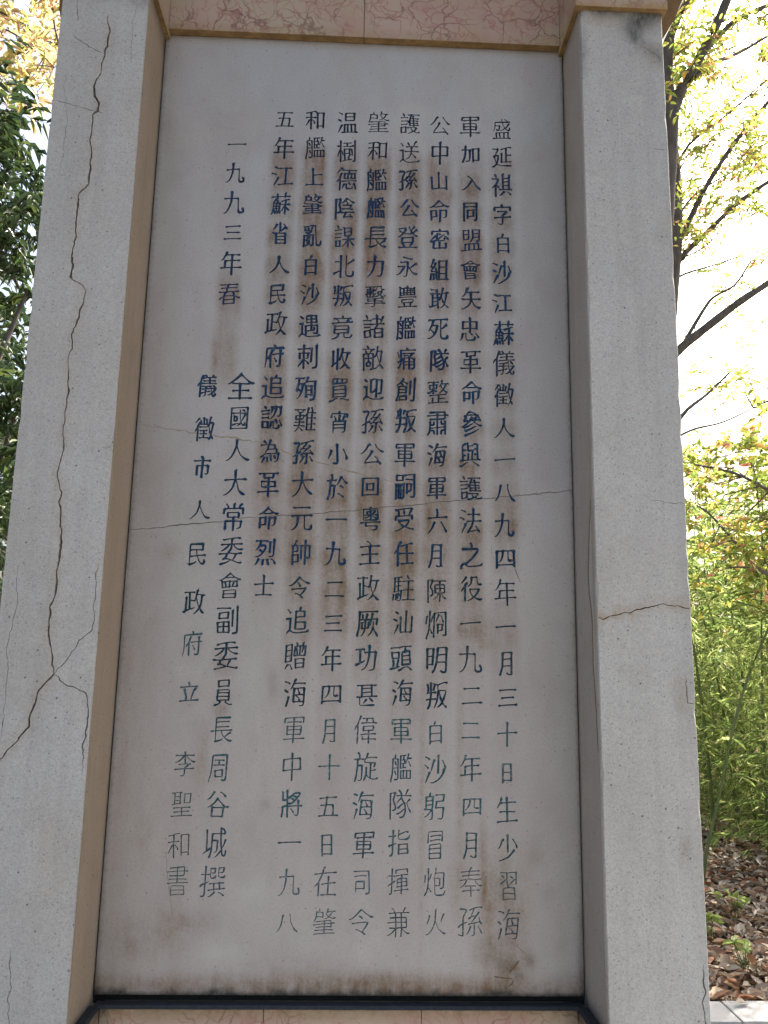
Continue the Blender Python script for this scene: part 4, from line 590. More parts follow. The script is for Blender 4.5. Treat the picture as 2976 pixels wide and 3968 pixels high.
for (hx, hz, ch, row, sc_, ci) in chars:
    amt = (.0, .25, .8, 1, 1, 1, 1, 1, .9, .8, .8, .8, .8, .8, .7, .5, .4)[row] if row < 17 else .12
    if ci >= 8: amt = .35 if row < 14 else .25
    for a in (-1, 0, 1):
        for c in (-1, 0, 1): HALO.setdefault((int(hx / .077) + a, int(hz / .077) + c), []).append((hx, hz, amt * random.Random(int(hx * 999 + hz * 777)).uniform(.5, 1.1)))
def sstep(a, b, x):
    t = min(1, max(0, (x - a) / (b - a))); return t * t * (3 - 2 * t)
def slab_stain(x, z):
    b = g = l = 0.0
    for i, cx in enumerate(CX9 + [.193]):
        dx = x - cx + .004 * rng_noise(i * 3.1, z, 9)
        if abs(dx) > .045: continue
        s1, s2 = STREAK[i]
        prof = 1 - sstep(.020, .038, abs(dx))
        if i == 8:
            env = sstep(1.60, 1.48, z) * (1 - sstep(1.36, 1.25, z)) * .75
        else:
            up = (1 - sstep(1.86, 1.93, z)) * sstep(1.35, 1.62, z)      # rows 3 to 8
            lo = (1 - sstep(1.30, 1.50, z)) * sstep(.30, 1.05, z)
            if i == 7: lo *= sstep(.8, 1.15, z)
            env = s1 * up + s2 * lo * .85
        n = .5 + .9 * rng_noise(i * 7.7 + 2, z, 6.5) + .35 * rng_noise(x * 5, z, 22, 3)
        b += prof * env * max(0.12, min(1.25, n + .30))
    for (hx, hz, amt) in HALO.get((int(x / .077), int(z / .077)), ()):
        d = ((x - hx) / .030) ** 2 + ((z - hz + .006) / .033) ** 2; k = math.exp(-d * d * .9) * amt; b += .30 * k; g += .10 * k
    for bx, bz, rx, rz, br, gr, li in BL:
        d = ((x - bx) / rx) ** 2 + ((z - bz) / rz) ** 2
        if d < 5:
            k = math.exp(-d * 1.1) * (1 + .5 * rng_noise(x, z, 40)); b += br * k; g += gr * k; l += li * k
    # black mould along the foot, fine grime down both edges and under the lintel
    foot = .009 + .010 * rng_noise(x, 0, 14) + .006 * rng_noise(x, 0, 60)
    g += 1.15 * (1 - sstep(foot * .25, foot * 1.5, z)); b += .45 * (1 - sstep(foot, foot + .05, z))
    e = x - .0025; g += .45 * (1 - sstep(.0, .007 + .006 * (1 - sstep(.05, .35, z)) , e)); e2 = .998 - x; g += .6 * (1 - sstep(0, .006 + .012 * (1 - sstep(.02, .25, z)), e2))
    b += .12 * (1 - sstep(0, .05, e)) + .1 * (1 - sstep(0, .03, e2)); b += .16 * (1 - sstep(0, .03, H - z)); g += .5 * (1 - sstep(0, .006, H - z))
    b += .05 * (1 - sstep(-.15, .2, x - .1)) * (1 - sstep(.3, 1.5, z))
    return (min(1, b * 1.12), min(1, g), min(1, l))

tablet = Acc(); crack_acc = [Acc() for _ in slab_cracks]
GU = .000325
def ink_color(row, rnd):
    if row < 2: c = (.007, .014, .045); wear = .08
    elif row < 9: c = (.007, .027, .085); wear = .16
    elif row < 15: c = (.008, .036, .092); wear = .2
    elif row < 19: c = (.012, .048, .075); wear = .3
    elif row < 23: c = (.030, .085, .100); wear = .5
    else: c = (.075, .115, .125); wear = .7
    k = rnd.uniform(.75, 1.35); return (c[0] * k, c[1] * k * rnd.uniform(.85, 1.2), c[2] * k, wear * rnd.uniform(.5, 1.6))
def weight_of(row, rnd):
    w = 1.0 if 2 <= row < 15 else (.82 if row < 2 else (.84 if row < 19 else .70))
    if row >= 23: w = .58
    return w * rnd.uniform(.88, 1.14)
# cells: strips in x, each cut in z
xs_main = [.2675, .3445, .4220, .4990, .5755, .6515, .7270, .8040, .8820]
cells = []
zt = [2.2003, 2.12, 2.05, 2.0145]
def strip(x0, x1, ztop, zbot, n):
    zs = [ztop + (zbot - ztop) * k / n for k in range(n + 1)]
    for a, b in zip(zs[:-1], zs[1:]): cells.append((x0, x1, b, a))
xs_all = [.0025, .060, .1165] + xs_main + [.940, .998]
for x0, x1 in zip(xs_all[:-1], xs_all[1:]):
    if abs(x0 - .1165) < 1e-6:                         # two short columns below one
        strip(.1165, .2675, 2.1986, 1.9410, 3); strip(.1165, .2675, 1.9410, 1.9410 - 6 * .0780, 6); strip(.1165, .2675, 1.473, 1.324, 2)
        strip(.1925, .2675, 1.324, 1.324 - 15 * .07668, 15); strip(.1925, .2675, 1.324 - 15 * .07668, .002, 2)
        zs = [1.324, 1.2325, 1.136, 1.042, .9435, .8415, .744, .6475, .500, .406, .326, .251, .1738]
        for a, b in zip(zs[:-1], zs[1:]): cells.append((.1165, .1925, b, a))
        strip(.1165, .1925, .1738, .002, 2)
    elif x0 >= .2674 and x1 < .8821:
        c = int(round((0.8820 - x1) / .0768)); c = min(range(8), key=lambda i: abs(COLS[i][0] - (x0 + x1) / 2)); zc = COLS[c][1]; pit = 1.837 / 24
        strip(x0, x1, 2.1986, zc + pit / 2, 3); strip(x0, x1, zc + pit / 2, zc - 24.5 * pit, 25); strip(x0, x1, zc - 24.5 * pit, .002, 2)
    else: strip(x0, x1, 2.1986, .002, 29)
char_at = []
for (x, z, ch, row, sc_, ci) in chars:
    best = None
    for i, (x0, x1, z0, z1) in enumerate(cells):
        if x0 <= x <= x1 and z0 <= z <= z1: best = i; break
    char_at.append(best)
char_by_cell = {c: k for k, c in enumerate(char_at)}
char_meshes = []
rg = random.Random(5)
for i, (x0, x1, z0, z1) in enumerate(cells):
    groups = []; kinds = []
    k = char_by_cell.get(i)
    m_ = .0012
    def clampq(q): return [(min(x1 - m_, max(x0 + m_, a)), min(z1 - m_, max(z0 + m_, b))) for a, b in q]
    if k is not None:
        x, z, ch, row, sc_, ci = chars[k]
        rr = random.Random(k * 7 + 3)
        rib = []
        for q, w in glyph(ch, rr, weight_of(row, rr)):
            q = [(x + a * GU * sc_, z + b * GU * sc_) for a, b in q]; w = [v * GU * sc_ for v in w]
            q = [(min(x1 - m_ - ww, max(x0 + m_ + ww, a)), min(z1 - m_ - ww, max(z0 + m_ + ww, b))) for (a, b), ww in zip(q, w)]
            rib.append((q, w, .0036 if row < 19 else .0022))
        groups.append(rib); kinds.append('char')
    for ki, ((q, w), dpt, kind) in enumerate(slab_cracks):
        seg = [j for j in range(len(q)) if x0 - .02 < q[j][0] < x1 + .02 and z0 - .02 < q[j][1] < z1 + .02]
        if len(seg) >= 2 and any(x0 - .004 < q[j][0] < x1 + .004 and z0 - .004 < q[j][1] < z1 + .004 for j in seg):
            a, b = seg[0], seg[-1]; groups.append([(q[a:b + 1], w[a:b + 1], dpt)]); kinds.append(ki)
    nx = max(2, int(round((x1 - x0) / .0085))); nz = max(2, int(round((z1 - z0) / .0085)))
    border = [(x0 + (x1 - x0) * t / nx, z0) for t in range(nx)] + [(x1, z0 + (z1 - z0) * t / nz) for t in range(nz)] + \
             [(x1 - (x1 - x0) * t / nx, z1) for t in range(nx)] + [(x0, z1 - (z1 - z0) * t / nz) for t in range(nz)]
    st = [(x0 + (x1 - x0) * (a + .5 * (b % 2)) / nx, z0 + (z1 - z0) * b / nz) for a in range(1, nx) for b in range(1, nz) if a + .5 * (b % 2) < nx - .3]
    if groups:
        SP = np.array(st); dz = np.zeros(len(SP))
        for rib in groups:
            for q, w, d in rib: dz = np.maximum(dz, ribbon_depth(SP, q, [v + .0012 for v in w], 1))
        st = [p for p, d in zip(st, dz) if d <= 0]
    P, z, tris = carve(border, groups, st)
    P3 = [(p[0], d, p[1] + Z0) for p, d in zip(P, z)]
    stn = [slab_stain(p[0], p[1]) for p in P]
    tablet.sub(P3, tris[-1], stn)
    for g, kind in enumerate(kinds):
        if g in tris:
            if kind == 'char':
                a = Acc(); a.sub(P3, tris[g]); char_meshes.append((k, a))
            else: crack_acc[kind].sub(P3, tris[g])
# sides and back of the tablet
e0, e1, q0, q1 = .0025, .998, .002, 2.1986
for pts in ([(e0, 0, q0), (e0, 0, q1), (e0, .06, q1), (e0, .06, q0)], [(e1, 0, q1), (e1, 0, q0), (e1, .06, q0), (e1, .06, q1)],
            [(e0, 0, q1), (e1, 0, q1), (e1, .06, q1), (e0, .06, q1)], [(e1, 0, q0), (e0, 0, q0), (e0, .06, q0), (e1, .06, q0)], [(e0, .06, q0), (e0, .06, q1), (e1, .06, q1), (e1, .06, q0)]):
    tablet.add([(a, b, c + Z0) for a, b, c in pts], [[0, 1, 2, 3]], [(.2, .9, 0)] * 4)
tab = tablet.build('tablet', M['tablet'], stele); tab['label'] = 'grey-white marble tablet stained brown under its blue engraved columns'
for k, a in sorted(char_meshes, key=lambda t: t[0]):
    o = a.build('engraved_character', M['ink'], tab)
    rr = random.Random(k + 99); o.color = ink_color(chars[k][3], rr)
for a, (_, _, kind) in zip(crack_acc, slab_cracks): a.build(kind, M['hairline' if kind == 'crack' else 'crack_brown' if kind == 'scar' else kind], tab)

# ---- pillars
def pillar(name, x0, x1, inner, cracks, stainf, label, seed):
    r = random.Random(seed); zt_, zb = 2.186, -0.72
    def jit(n, amp, s):    # wandering, chipped arris
        return [amp * (.7 + .5 * rng_noise(s, k * .55, 1.3) + (1.6 if rng_noise(s * 3, k * .9, 1.1) > .42 else 0)) for k in range(n)]
    n = 97; zs = [zb + (zt_ - zb) * k / (n - 1) for k in range(n)]
    jl, jr = jit(n, .0022, seed * 5.3), jit(n, .0022, seed * 9.1 + 4)
    Lp = [(x0 + a, z) for a, z in zip(jl, zs)]; Rp = [(x1 - a, z) for a, z in zip(jr, zs)]
    border = Lp[:1] + [(x0 + (x1 - x0) * t / 12, zb) for t in range(1, 12)] + Rp + [(x1 - (x1 - x0) * t / 12, zt_) for t in range(1, 12)] + Lp[::-1][:-1]
    st = []
    for b in range(1, 130):
        z = zb + (zt_ - zb) * b / 130
        for a in range(1, 10): st.append((x0 + (x1 - x0) * (a + .3 * (b % 2)) / 10, z))
    gr = [[(q, w, d)] for (q, w), d, kd in cracks]
    SP = np.array(st); dz = np.zeros(len(SP))
    for rib in gr:
        for q, w, d in rib: dz = np.maximum(dz, ribbon_depth(SP, q, [v + .002 for v in w], 1))
    st = [p for p, d in zip(st, dz) if d <= 0]
    P, z, tris = carve(border, gr, st)
    P3 = [(p[0], -D + d, p[1] + Z0) for p, d in zip(P, z)]
    A = Acc(); A.sub(P3, tris[-1], [stainf(p[0], p[1]) for p in P])
    YB = .17
    # chamfered arrises and side faces
    for edge, xo, sg in ((Lp, x0, -1), (Rp, x1, 1)):
        js = [abs(e[0] - xo) for e in edge]
        if sg > 0: rows = [[(e[0], -D, e[1] + Z0) for e in edge], [(xo, -D + j * 1.2, e[1] + Z0) for e, j in zip(edge, js)], [(xo, 0.0, e[1] + Z0) for e in edge], [(xo, YB, e[1] + Z0) for e in edge]]
        else: rows = [[(e[0], -D, e[1] + Z0) for e in edge], [(xo, -D + j * 1.2, e[1] + Z0) for e, j in zip(edge, js)], [(xo, 0.0, e[1] + Z0) for e in edge], [(xo, YB, e[1] + Z0) for e in edge]]
        pts = [p for row in rows for p in row]; F = []
        for a in range(3):
            for k in range(n - 1):
                q = [a * n + k, (a + 1) * n + k, (a + 1) * n + k + 1, a * n + k + 1]
                F.append(q if sg > 0 else q[::-1])
        A.add(pts, F, [stainf(p[0], p[2] - Z0) for p in pts])
    A.add([(x0, YB, zb + Z0), (x0, YB, zt_ + Z0), (x1, YB, zt_ + Z0), (x1, YB, zb + Z0)], [[0, 1, 2, 3]])
    A.add([(x0, -D + .004, zt_ + Z0 - .001), (x1, -D + .004, zt_ + Z0 - .001), (x1, YB, zt_ + Z0 - .001), (x0, YB, zt_ + Z0 - .001)], [[0, 1, 2, 3]])
    o = A.build(name, M['pillar'], stele); o['label'] = label
    for g, (c, d, kd) in enumerate(cracks):
        if g in tris:
            a = Acc(); a.sub(P3, tris[g]); a.build('crack', M['crack'] if kd == 'c' else M['crack_brown'], o)
    return o
CK = lambda pix, w, s, **k: crackline(pix, w * .56, -D, step=.0065, jit=.0013, seed=s, **k)
Lc = [
 (CK([(420,60),(425,130),(415,180),(400,205),(398,240),(385,290),(362,335),(365,370),(382,400),(375,430),(360,445),(357,500),(352,560),(352,620),(345,700),(342,712),(301,760),(297,819),(296,874),(287,960),(276,1025),(273,1074)], .0034, 1, taper=(1, 0)), .010, 'c'),
 (CK([(273,1074),(309,1101),(335,1128),(325,1166),(304,1221),(285,1275),(279,1329),(261,1432),(268,1465),(263,1524),(254,1590),(244,1665),(247,1720),(239,1774),(221,1839),(232,1872),(231,1952),(239,2060)], .0023, 2, taper=(0, 0)), .007, 'c'),
 (CK([(239,2055),(231,2136),(218,2223),(217,2305),(198,2353),(189,2440),(198,2533),(209,2587),(209,2614)], .0033, 3, taper=(0, 0)), .010, 'c'),
 (CK([(209,2612),(174,2646),(141,2684),(128,2733),(111,2804),(71,2869),(0,2945),(-90,3020)], .0033, 4, taper=(0, 1)), .010, 'c'),
 (CK([(209,2614),(239,2646),(298,2668),(336,2695),(345,2750),(336,2820),(326,2880),(320,2945),(317,3000)], .0022, 5), .006, 'c'),
 (CK([(209,2614),(255,2560),(309,2484),(358,2440),(366,2364),(374,2245),(384,2180)], .0013, 6), .004, 'c'),
 (CK([(75,2180),(68,2261),(68,2337),(46,2424),(33,2505),(24,2641),(14,2750),(5,2885)], .0009, 7), .003, 'c'),
 (CK([(300,-20),(298,30),(300,80)], .0014, 8), .004, 'c'), (CK([(280,135),(330,170),(395,205)], .0013, 9), .003, 'c'),
 (CK([(218,390),(265,400),(350,425),(400,437)], .0012, 10), .003, 'c'), (CK([(396,1730),(412,1736),(442,1732)], .0008, 11), .002, 'c'),
 (CK([(255,260),(250,400),(260,460),(250,560),(230,690)], .0006, 12), .002, 'c'), (CK([(530,20),(512,120),(508,200),(500,250)], .0006, 13), .002, 'c'),
 (CK([(39,3673),(42,3780),(40,3830),(33,3870),(33,3968),(30,4100)], .0010, 14), .003, 'c')]
Rc = [
 (CK([(2302,2386),(2338,2398),(2386,2380),(2446,2371),(2500,2356),(2573,2341),(2627,2350),(2680,2359)], .0017, 21), .005, 'b'),
 (CK([(2515,1934),(2555,1940),(2609,1952),(2654,1952)], .0009, 22), .003, 'c'),
 (CK([(2726,3740),(2725,3800),(2734,3836),(2723,3884),(2732,3932),(2737,3968),(2740,4100)], .0021, 23), .006, 'c'),
 (CK([(2657,2624),(2663,2679),(2663,2721),(2693,2727)], .0014, 24), .004, 'c'),
 (CK([(2490,180),(2515,197),(2540,212),(2566,236)], .0009, 25), .003, 'c'), (CK([(2530,575),(2560,578),(2592,585)], .0007, 26), .002, 'c'),
 (CK([(2345,3560),(2348,3700),(2352,3860)], .0006, 27), .002, 'c')]
def blobs(x, z, L):
    b = g = 0
    for bx, bz, rx, rz, br, gr in L:
        d = ((x - bx) / rx) ** 2 + ((z - bz) / rz) ** 2
        if d < 5:
            k = math.exp(-d) * (1 + .6 * rng_noise(x, z, 30)); b += br * k; g += gr * k
    return b, g
def near_cracks(x, z, cr):
    b = 0
    for (q, w), d, kd in cr:
        if w[len(w) // 2] < .0012: continue
        for (a, c) in q[::2]:
            r2 = (x - a) ** 2 + (z - c) ** 2
            if r2 < .0004: b = max(b, math.exp(-r2 / .00007) * (.30 if kd == 'c' else .45) * (.4 + .9 * max(0, .5 + rng_noise(x, z, 20))))
    return b
def stL(x, z):
    b, g = blobs(x, z, [(-.012, 2.16, .03, .02, .1, .5), (-.10, 2.17, .06, .02, .05, .35), (-.14, 1.8, .03, .3, .0, .08), (-.15, .9, .03, .5, .0, .08), (-.05, .3, .04, .1, .12, 0), (-.02, 1.9, .02, .1, .05, 0)])
    b += near_cracks(x, z, Lc); g += .5 * (1 - sstep(0, .012, 2.186 - z)); return (min(1, b), min(1, g), 0)
RB = []
for (px, py), rx, rz, br, gr in (((2480, 95), .04, .02, .05, .6), ((2455, 105), .025, .02, 0, .5), ((2450, 130), .016, .03, 0, .45), ((2462, 150), .012, .016, 0, .5), ((2500, 185), .018, .014, .1, .35), ((2545, 205), .022, .018, .2, .4), ((2555, 235), .014, .012, .2, .3),
        ((2330, 70), .05, .012, .5, .1), ((2530, 70), .05, .014, .45, .5), ((2640, 2690), .012, .03, .45, .1), ((2660, 3300), .01, .03, .2, .25), ((2545, 2320), .04, .01, .25, .05), ((2255, 200), .006, .08, 0, .4)):
    p = on(px, py, -D); RB.append((p[0], p[1], rx, rz, br, gr))
def stR(x, z):
    b, g = blobs(x, z, RB); b += near_cracks(x, z, Rc); g += .75 * (1 - sstep(0, .016, 2.186 - z)) * (1 + rng_noise(x, 0, 30)); return (min(1, b), min(1, g), 0)
pillar('pillar', XL, -.002, 1, Lc, stL, 'left pale stone pillar split by a long branching crack', 1)
pillar('pillar', 1.002, XR, -1, Rc, stR, 'right pale stone pillar with one curved brown crack across it', 2)

# jamb linings: thin reveals between tablet and pillar fronts
def jamb(x, sg, mat, name, cracks, seed, stf):
    """sheet in the plane x, from the tablet (y=0) to the pillar front, facing sg*x"""
    n = 97; zs = [-.012 + (2.199 + .012) * k / (n - 1) for k in range(n)]
    ya = [-D + .006 + .0012 * rng_noise(seed, k, .7) for k in range(n)]; yb = [-.0005 + .0018 * max(-1, rng_noise(seed + 9, k * .8, .9)) for k in range(n)]
    border = [(y, z) for y, z in zip(ya, zs)][::-1] + [(-D + .03, zs[0]), (-D / 2, zs[0]), (-.03, zs[0])] + [(y, z) for y, z in zip(yb, zs)] + [(-.03, zs[-1]), (-D / 2, zs[-1]), (-D + .03, zs[-1])]
    st = [(-D * t / 8, zs[0] + (zs[-1] - zs[0]) * (b + .4 * (t % 2)) / 110) for t in range(1, 8) for b in range(1, 109)]
    gr = [[(q, w, d)] for (q, w), d in cracks]
    P, dz, tris = carve(border, gr, [p for p in st if not gr or max(ribbon_depth([p], q, [v + .002 for v in w], 1)[0] for (q, w), d in cracks) <= 0])
    P3 = [(x - sg * d, p[0], p[1] + Z0) for p, d in zip(P, dz)]
    A = Acc(); T = tris[-1] if sg > 0 else [f[::-1] for f in tris[-1]]
    A.sub(P3, T, [stf(p[0], p[1]) for p in P])
    # the thickness of the sheet at the pillar's front arris
    pts = [(x, y, z + Z0) for y, z in zip(ya, zs)] + [(x - sg * .010, y, z + Z0) for y, z in zip(ya, zs)]
    F = [[k, k + 1, n + k + 1, n + k] for k in range(n - 1)]
    A.add(pts, F if sg < 0 else [f[::-1] for f in F], [(0, .1, 0)] * len(pts))
    o = A.build(name, mat, stele)
    if gr:
        a = Acc()
        for g in range(len(gr)):
            if g in tris: a.sub(P3, tris[g] if sg > 0 else [f[::-1] for f in tris[g]])
        a.build('crack', M['crack_brown'], o)
    return o
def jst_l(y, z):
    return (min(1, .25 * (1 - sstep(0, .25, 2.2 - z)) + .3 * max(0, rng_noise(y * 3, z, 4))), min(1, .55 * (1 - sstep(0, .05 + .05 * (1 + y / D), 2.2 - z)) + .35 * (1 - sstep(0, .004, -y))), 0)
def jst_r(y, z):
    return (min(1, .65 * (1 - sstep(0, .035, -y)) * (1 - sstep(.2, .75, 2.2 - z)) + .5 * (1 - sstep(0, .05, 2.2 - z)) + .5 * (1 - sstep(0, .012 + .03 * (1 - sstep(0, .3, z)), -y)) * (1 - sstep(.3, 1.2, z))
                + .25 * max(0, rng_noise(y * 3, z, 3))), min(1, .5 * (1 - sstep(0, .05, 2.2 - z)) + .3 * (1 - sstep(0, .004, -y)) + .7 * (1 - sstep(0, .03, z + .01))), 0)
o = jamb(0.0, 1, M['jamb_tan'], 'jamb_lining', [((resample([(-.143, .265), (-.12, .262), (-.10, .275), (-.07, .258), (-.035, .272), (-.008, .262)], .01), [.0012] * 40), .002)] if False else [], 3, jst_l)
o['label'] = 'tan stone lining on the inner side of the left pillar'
jq = []; jw = []
for py, hw_, off in ((1930, .002, .010), (1985, .005, .014), (2060, .010, .020), (2140, .014, .024), (2220, .018, .028), (2290, .015, .026), (2350, .010, .020), (2420, .008, .016), (2500, .009, .016), (2580, .010, .016), (2650, .007, .013), (2730, .005, .010), (2830, .003, .008), (2920, .0015, .006)):
    jq.append((-D + .010 + off, on(2300, py, -D)[1])); jw.append(hw_)
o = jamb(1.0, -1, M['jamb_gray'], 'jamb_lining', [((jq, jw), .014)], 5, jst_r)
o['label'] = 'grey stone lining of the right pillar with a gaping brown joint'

# dark mortar bed behind and around the tablet
V, F = box(-.0015, 1.0015, .012, .10, Z0 - .30, Z0 + H + .10); mesh_obj('mortar_bed', V, F, M['joint'], stele)

# ---- lintel panels, cap stones
def stained_box(name, b, bev, mat, label=None, stf=None, seg=0.03, mats=None):
    V, F = box(*b, bev)
    import bmesh
    bm = bmesh.new(); vs = [bm.verts.new(v) for v in V]
    for f in F: bm.faces.new([vs[i] for i in f])
    for ax in range(3):
        lo, hi = (b[0], b[1]) if ax == 0 else (b[2], b[3]) if ax == 1 else (b[4], b[5])
        nrm = [0, 0, 0]; nrm[ax] = 1
        n = int((hi - lo) / seg)
        for k in range(1, min(n, 40)):
            co = [0, 0, 0]; co[ax] = lo + (hi - lo) * k / n
            bmesh.ops.bisect_plane(bm, geom=bm.verts[:] + bm.edges[:] + bm.faces[:], plane_co=co, plane_no=nrm)
    bm.verts.index_update(); bm.normal_update()
    V = [v.co.copy() for v in bm.verts]; F = [[v.index for v in f.verts] for f in bm.faces]
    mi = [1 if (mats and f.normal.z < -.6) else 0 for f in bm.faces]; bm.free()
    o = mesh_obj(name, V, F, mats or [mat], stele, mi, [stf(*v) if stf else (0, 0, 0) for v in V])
    if label: o['label'] = label
    return o
ZT = Z0 + H
def st_low(z0, amt=.5):
    return lambda x, y, z: (min(1, amt * (1 - sstep(0, .03, z - z0)) + .15 * (rng_noise(x * 2, z, 6) > .2)), .12 * (1 - sstep(0, .01, z - z0)), 0)
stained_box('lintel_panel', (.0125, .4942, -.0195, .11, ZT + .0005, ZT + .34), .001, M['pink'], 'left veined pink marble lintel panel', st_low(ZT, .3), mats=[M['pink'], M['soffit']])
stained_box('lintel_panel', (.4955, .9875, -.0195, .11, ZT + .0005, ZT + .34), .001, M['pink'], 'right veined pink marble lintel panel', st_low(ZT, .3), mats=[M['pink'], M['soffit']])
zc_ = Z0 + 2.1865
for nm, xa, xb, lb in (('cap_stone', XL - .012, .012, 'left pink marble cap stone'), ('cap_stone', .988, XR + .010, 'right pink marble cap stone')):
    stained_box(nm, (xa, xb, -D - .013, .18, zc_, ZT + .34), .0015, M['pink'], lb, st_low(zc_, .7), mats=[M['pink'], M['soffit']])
stained_box('coping', (XL - .07, XR + .07, -D - .08, .25, ZT + .3405, ZT + .44), .012, M['pillar'], None, None, .2)
# carved brackets outside the pillars, under the coping
def bracket(x, sg, y0, y1, label, size):
    prof = [(max(0.0, sg * (on(px, py, y0)[0] - x)), on(px, py, y0)[1] + Z0) for px, py in size]
    prof = [(a, c) for a, c in prof if c < ZT + .335] + [(prof[-1][0] + .01, ZT + .338)]
    n = len(prof) - 1; ring = prof; zb = 0.0
    V = []; F = []
    for y in (y0, y1):
        for px, pz in ring: V.append((x + sg * px, y, zb + pz))
        V.append((x, y, zb + ring[-1][1])); 
        for px, pz in reversed(ring): V.append((x, y, zb + pz))
    m = len(V) // 2
    for k in range(m): F.append([k, (k + 1) % m, m + (k + 1) % m, m + k])
    for k in range(n): F.append([k, k + 1, m - 2 - k, m - 1 - k]); F.append([m + m - 1 - k, m + m - 2 - k, m + k + 1, m + k])
    import bmesh
    bm = bmesh.new(); vs = [bm.verts.new(v) for v in V]
    for f in F:
        try: bm.faces.new([vs[i] for i in f])
        except ValueError: pass
    bmesh.ops.remove_doubles(bm, verts=bm.verts[:], dist=1e-5)
    bmesh.ops.recalc_face_normals(bm, faces=bm.faces[:])
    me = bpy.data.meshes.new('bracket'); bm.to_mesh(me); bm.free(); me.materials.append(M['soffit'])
    o = bpy.data.objects.new('bracket', me); COL.objects.link(o); o.parent = stele; o['label'] = label
bracket(XR + .0005, 1, -.05, .16, 'stained curved bracket outside the right pillar', [(2558, 170), (2572, 145), (2590, 115), (2608, 85), (2624, 50), (2640, 10), (2662, -50), (2700, -130), (2750, -200)])
bracket(XL - .0005, -1, -.10, .16, 'stained curved bracket outside the left pillar', [(243, 90), (234, 65), (229, 35), (231, 0), (226, -60), (205, -130), (180, -200)])

# ---- base below the tablet
PB = .025
def st_top(z1):
    return lambda x, y, z: (min(1, .7 * (1 - sstep(0, .03, z1 - z))), min(1, .5 * (1 - sstep(0, .012, z1 - z)) + .7 * (1 - sstep(0, .03, abs(x - .02))) * (1 - sstep(0, .1, z1 - z)) + .7 * (1 - sstep(0, .03, abs(x - .98))) * (1 - sstep(0, .1, z1 - z))), 0)
zb1 = Z0 - .012
for xa, xb, lb in ((.0225, .345, 'left'), (.3462, .66, 'middle'), (.6612, .9775, 'right')):
    stained_box('base_panel', (xa, xb, -PB, .10, .16, zb1), .001, M['pink'], lb + ' veined pink marble panel under the tablet', st_top(zb1))
stained_box('base_return', (-.001, .021, -D + .010, -.001, .16, zb1), .001, M['pink'], 'pink marble return beside the left pillar', st_top(zb1))
stained_box('base_return', (.979, 1.001, -D + .010, -.001, .16, zb1), .001, M['pink'], 'pink marble return beside the right pillar', st_top(zb1))
# sealant bead on the ledge
A = Acc()
def bead(pts, w, h):
    n = len(pts)
    for k in range(n - 1):
        a, b = Vector(pts[k]), Vector(pts[k + 1]); d = (b - a).normalized(); s = Vector((-d.y, d.x, 0)) * w / 2
        r = [a - s, a - s * .7 + Vector((0, 0, h)), a + s * .7 + Vector((0, 0, h)), a + s, b - s, b - s * .7 + Vector((0, 0, h)), b + s * .7 + Vector((0, 0, h)), b + s]
        A.add([tuple(v) for v in r], [[0, 4, 5, 1], [1, 5, 6, 2], [2, 6, 7, 3], [0, 1, 2, 3], [7, 6, 5, 4]])
nb = 60
bead([(.010 + .980 * k / nb, -PB / 2 + .0005 * rng_noise(k, 0, 2), zb1 - .002 + .0008 * rng_noise(k, 1, 1.1)) for k in range(nb + 1)], PB + .004, .006)
for xx in (.0105, .9895): bead([(xx + .0006 * rng_noise(k, 2, 2), -PB - (D - .012 - PB) * k / 14, zb1 - .002) for k in range(15)], .024, .006)
A.build('sealant_bead', M['sealant'], stele)
V, F = box(XL - .10, XR + .10, -D - .10, .27, -.022, .155, .012); o = mesh_obj('plinth', V, F, M['pillar'], stele)
V, F = box(XL + .02, XR - .02, .101, .165, .155, ZT + .33); o = mesh_obj('back_wall', V, F, M['pillar'], stele)

# ================================================================ GROUND
def ground_h(x, y):
    e = max(0, max(y - 2.25, 0, abs(x) - 7) ); 
    d = max(0.0, y - 2.3) if abs(x) < 9 else max(0.0, max(y - 2.3, abs(x) - 9))
    return -.03 + .035 * min(1, d * 4) + .10 * sstep(0, 3, d) + .05 * sstep(0, 1, d) * noise.noise(Vector((x * .5, y * .5, 0))) + .02 * sstep(0, 1, d) * noise.noise(Vector((x * 2, y * 2, 3)))
def soil():
    m = NM('woodland_soil', 0.95, 0.1); n = m.noise(3, 5, 0.6); n2 = m.noise(40, 4, 0.7)
    c = m.mix(m.ramp(n, [(0.35, 0.0), (0.65, 1.0)]), (0.065, 0.045, 0.03), (0.10, 0.07, 0.042)); c = m.mix(m.ramp(n2, [(0.45, 0.0), (0.6, 0.8)]), c, (0.17, 0.10, 0.05))
    m.color(c); m.bump(n2, 0.8, 0.02); return m.m
M['soil'] = soil()
gx = sorted(set([-300, -150, -80, -40, -25] + [round(-16 + .5 * k, 3) for k in range(65)] + [25, 40, 80, 150, 300]))
gy = sorted(set([-300, -150, -80, -40, -25] + [round(-12 + .5 * k, 3) for k in range(65)] + [30, 40, 80, 150, 300]))
V = [(x, y, ground_h(x, y)) for y in gy for x in gx]; nx = len(gx)
F = [[j * nx + i, j * nx + i + 1, (j + 1) * nx + i + 1, (j + 1) * nx + i] for j in range(len(gy) - 1) for i in range(nx - 1)]
g = mesh_obj('ground', V, F, M['soil']); g['kind'] = 'structure'; g.data.polygons.foreach_set('use_smooth', [True] * len(g.data.polygons))

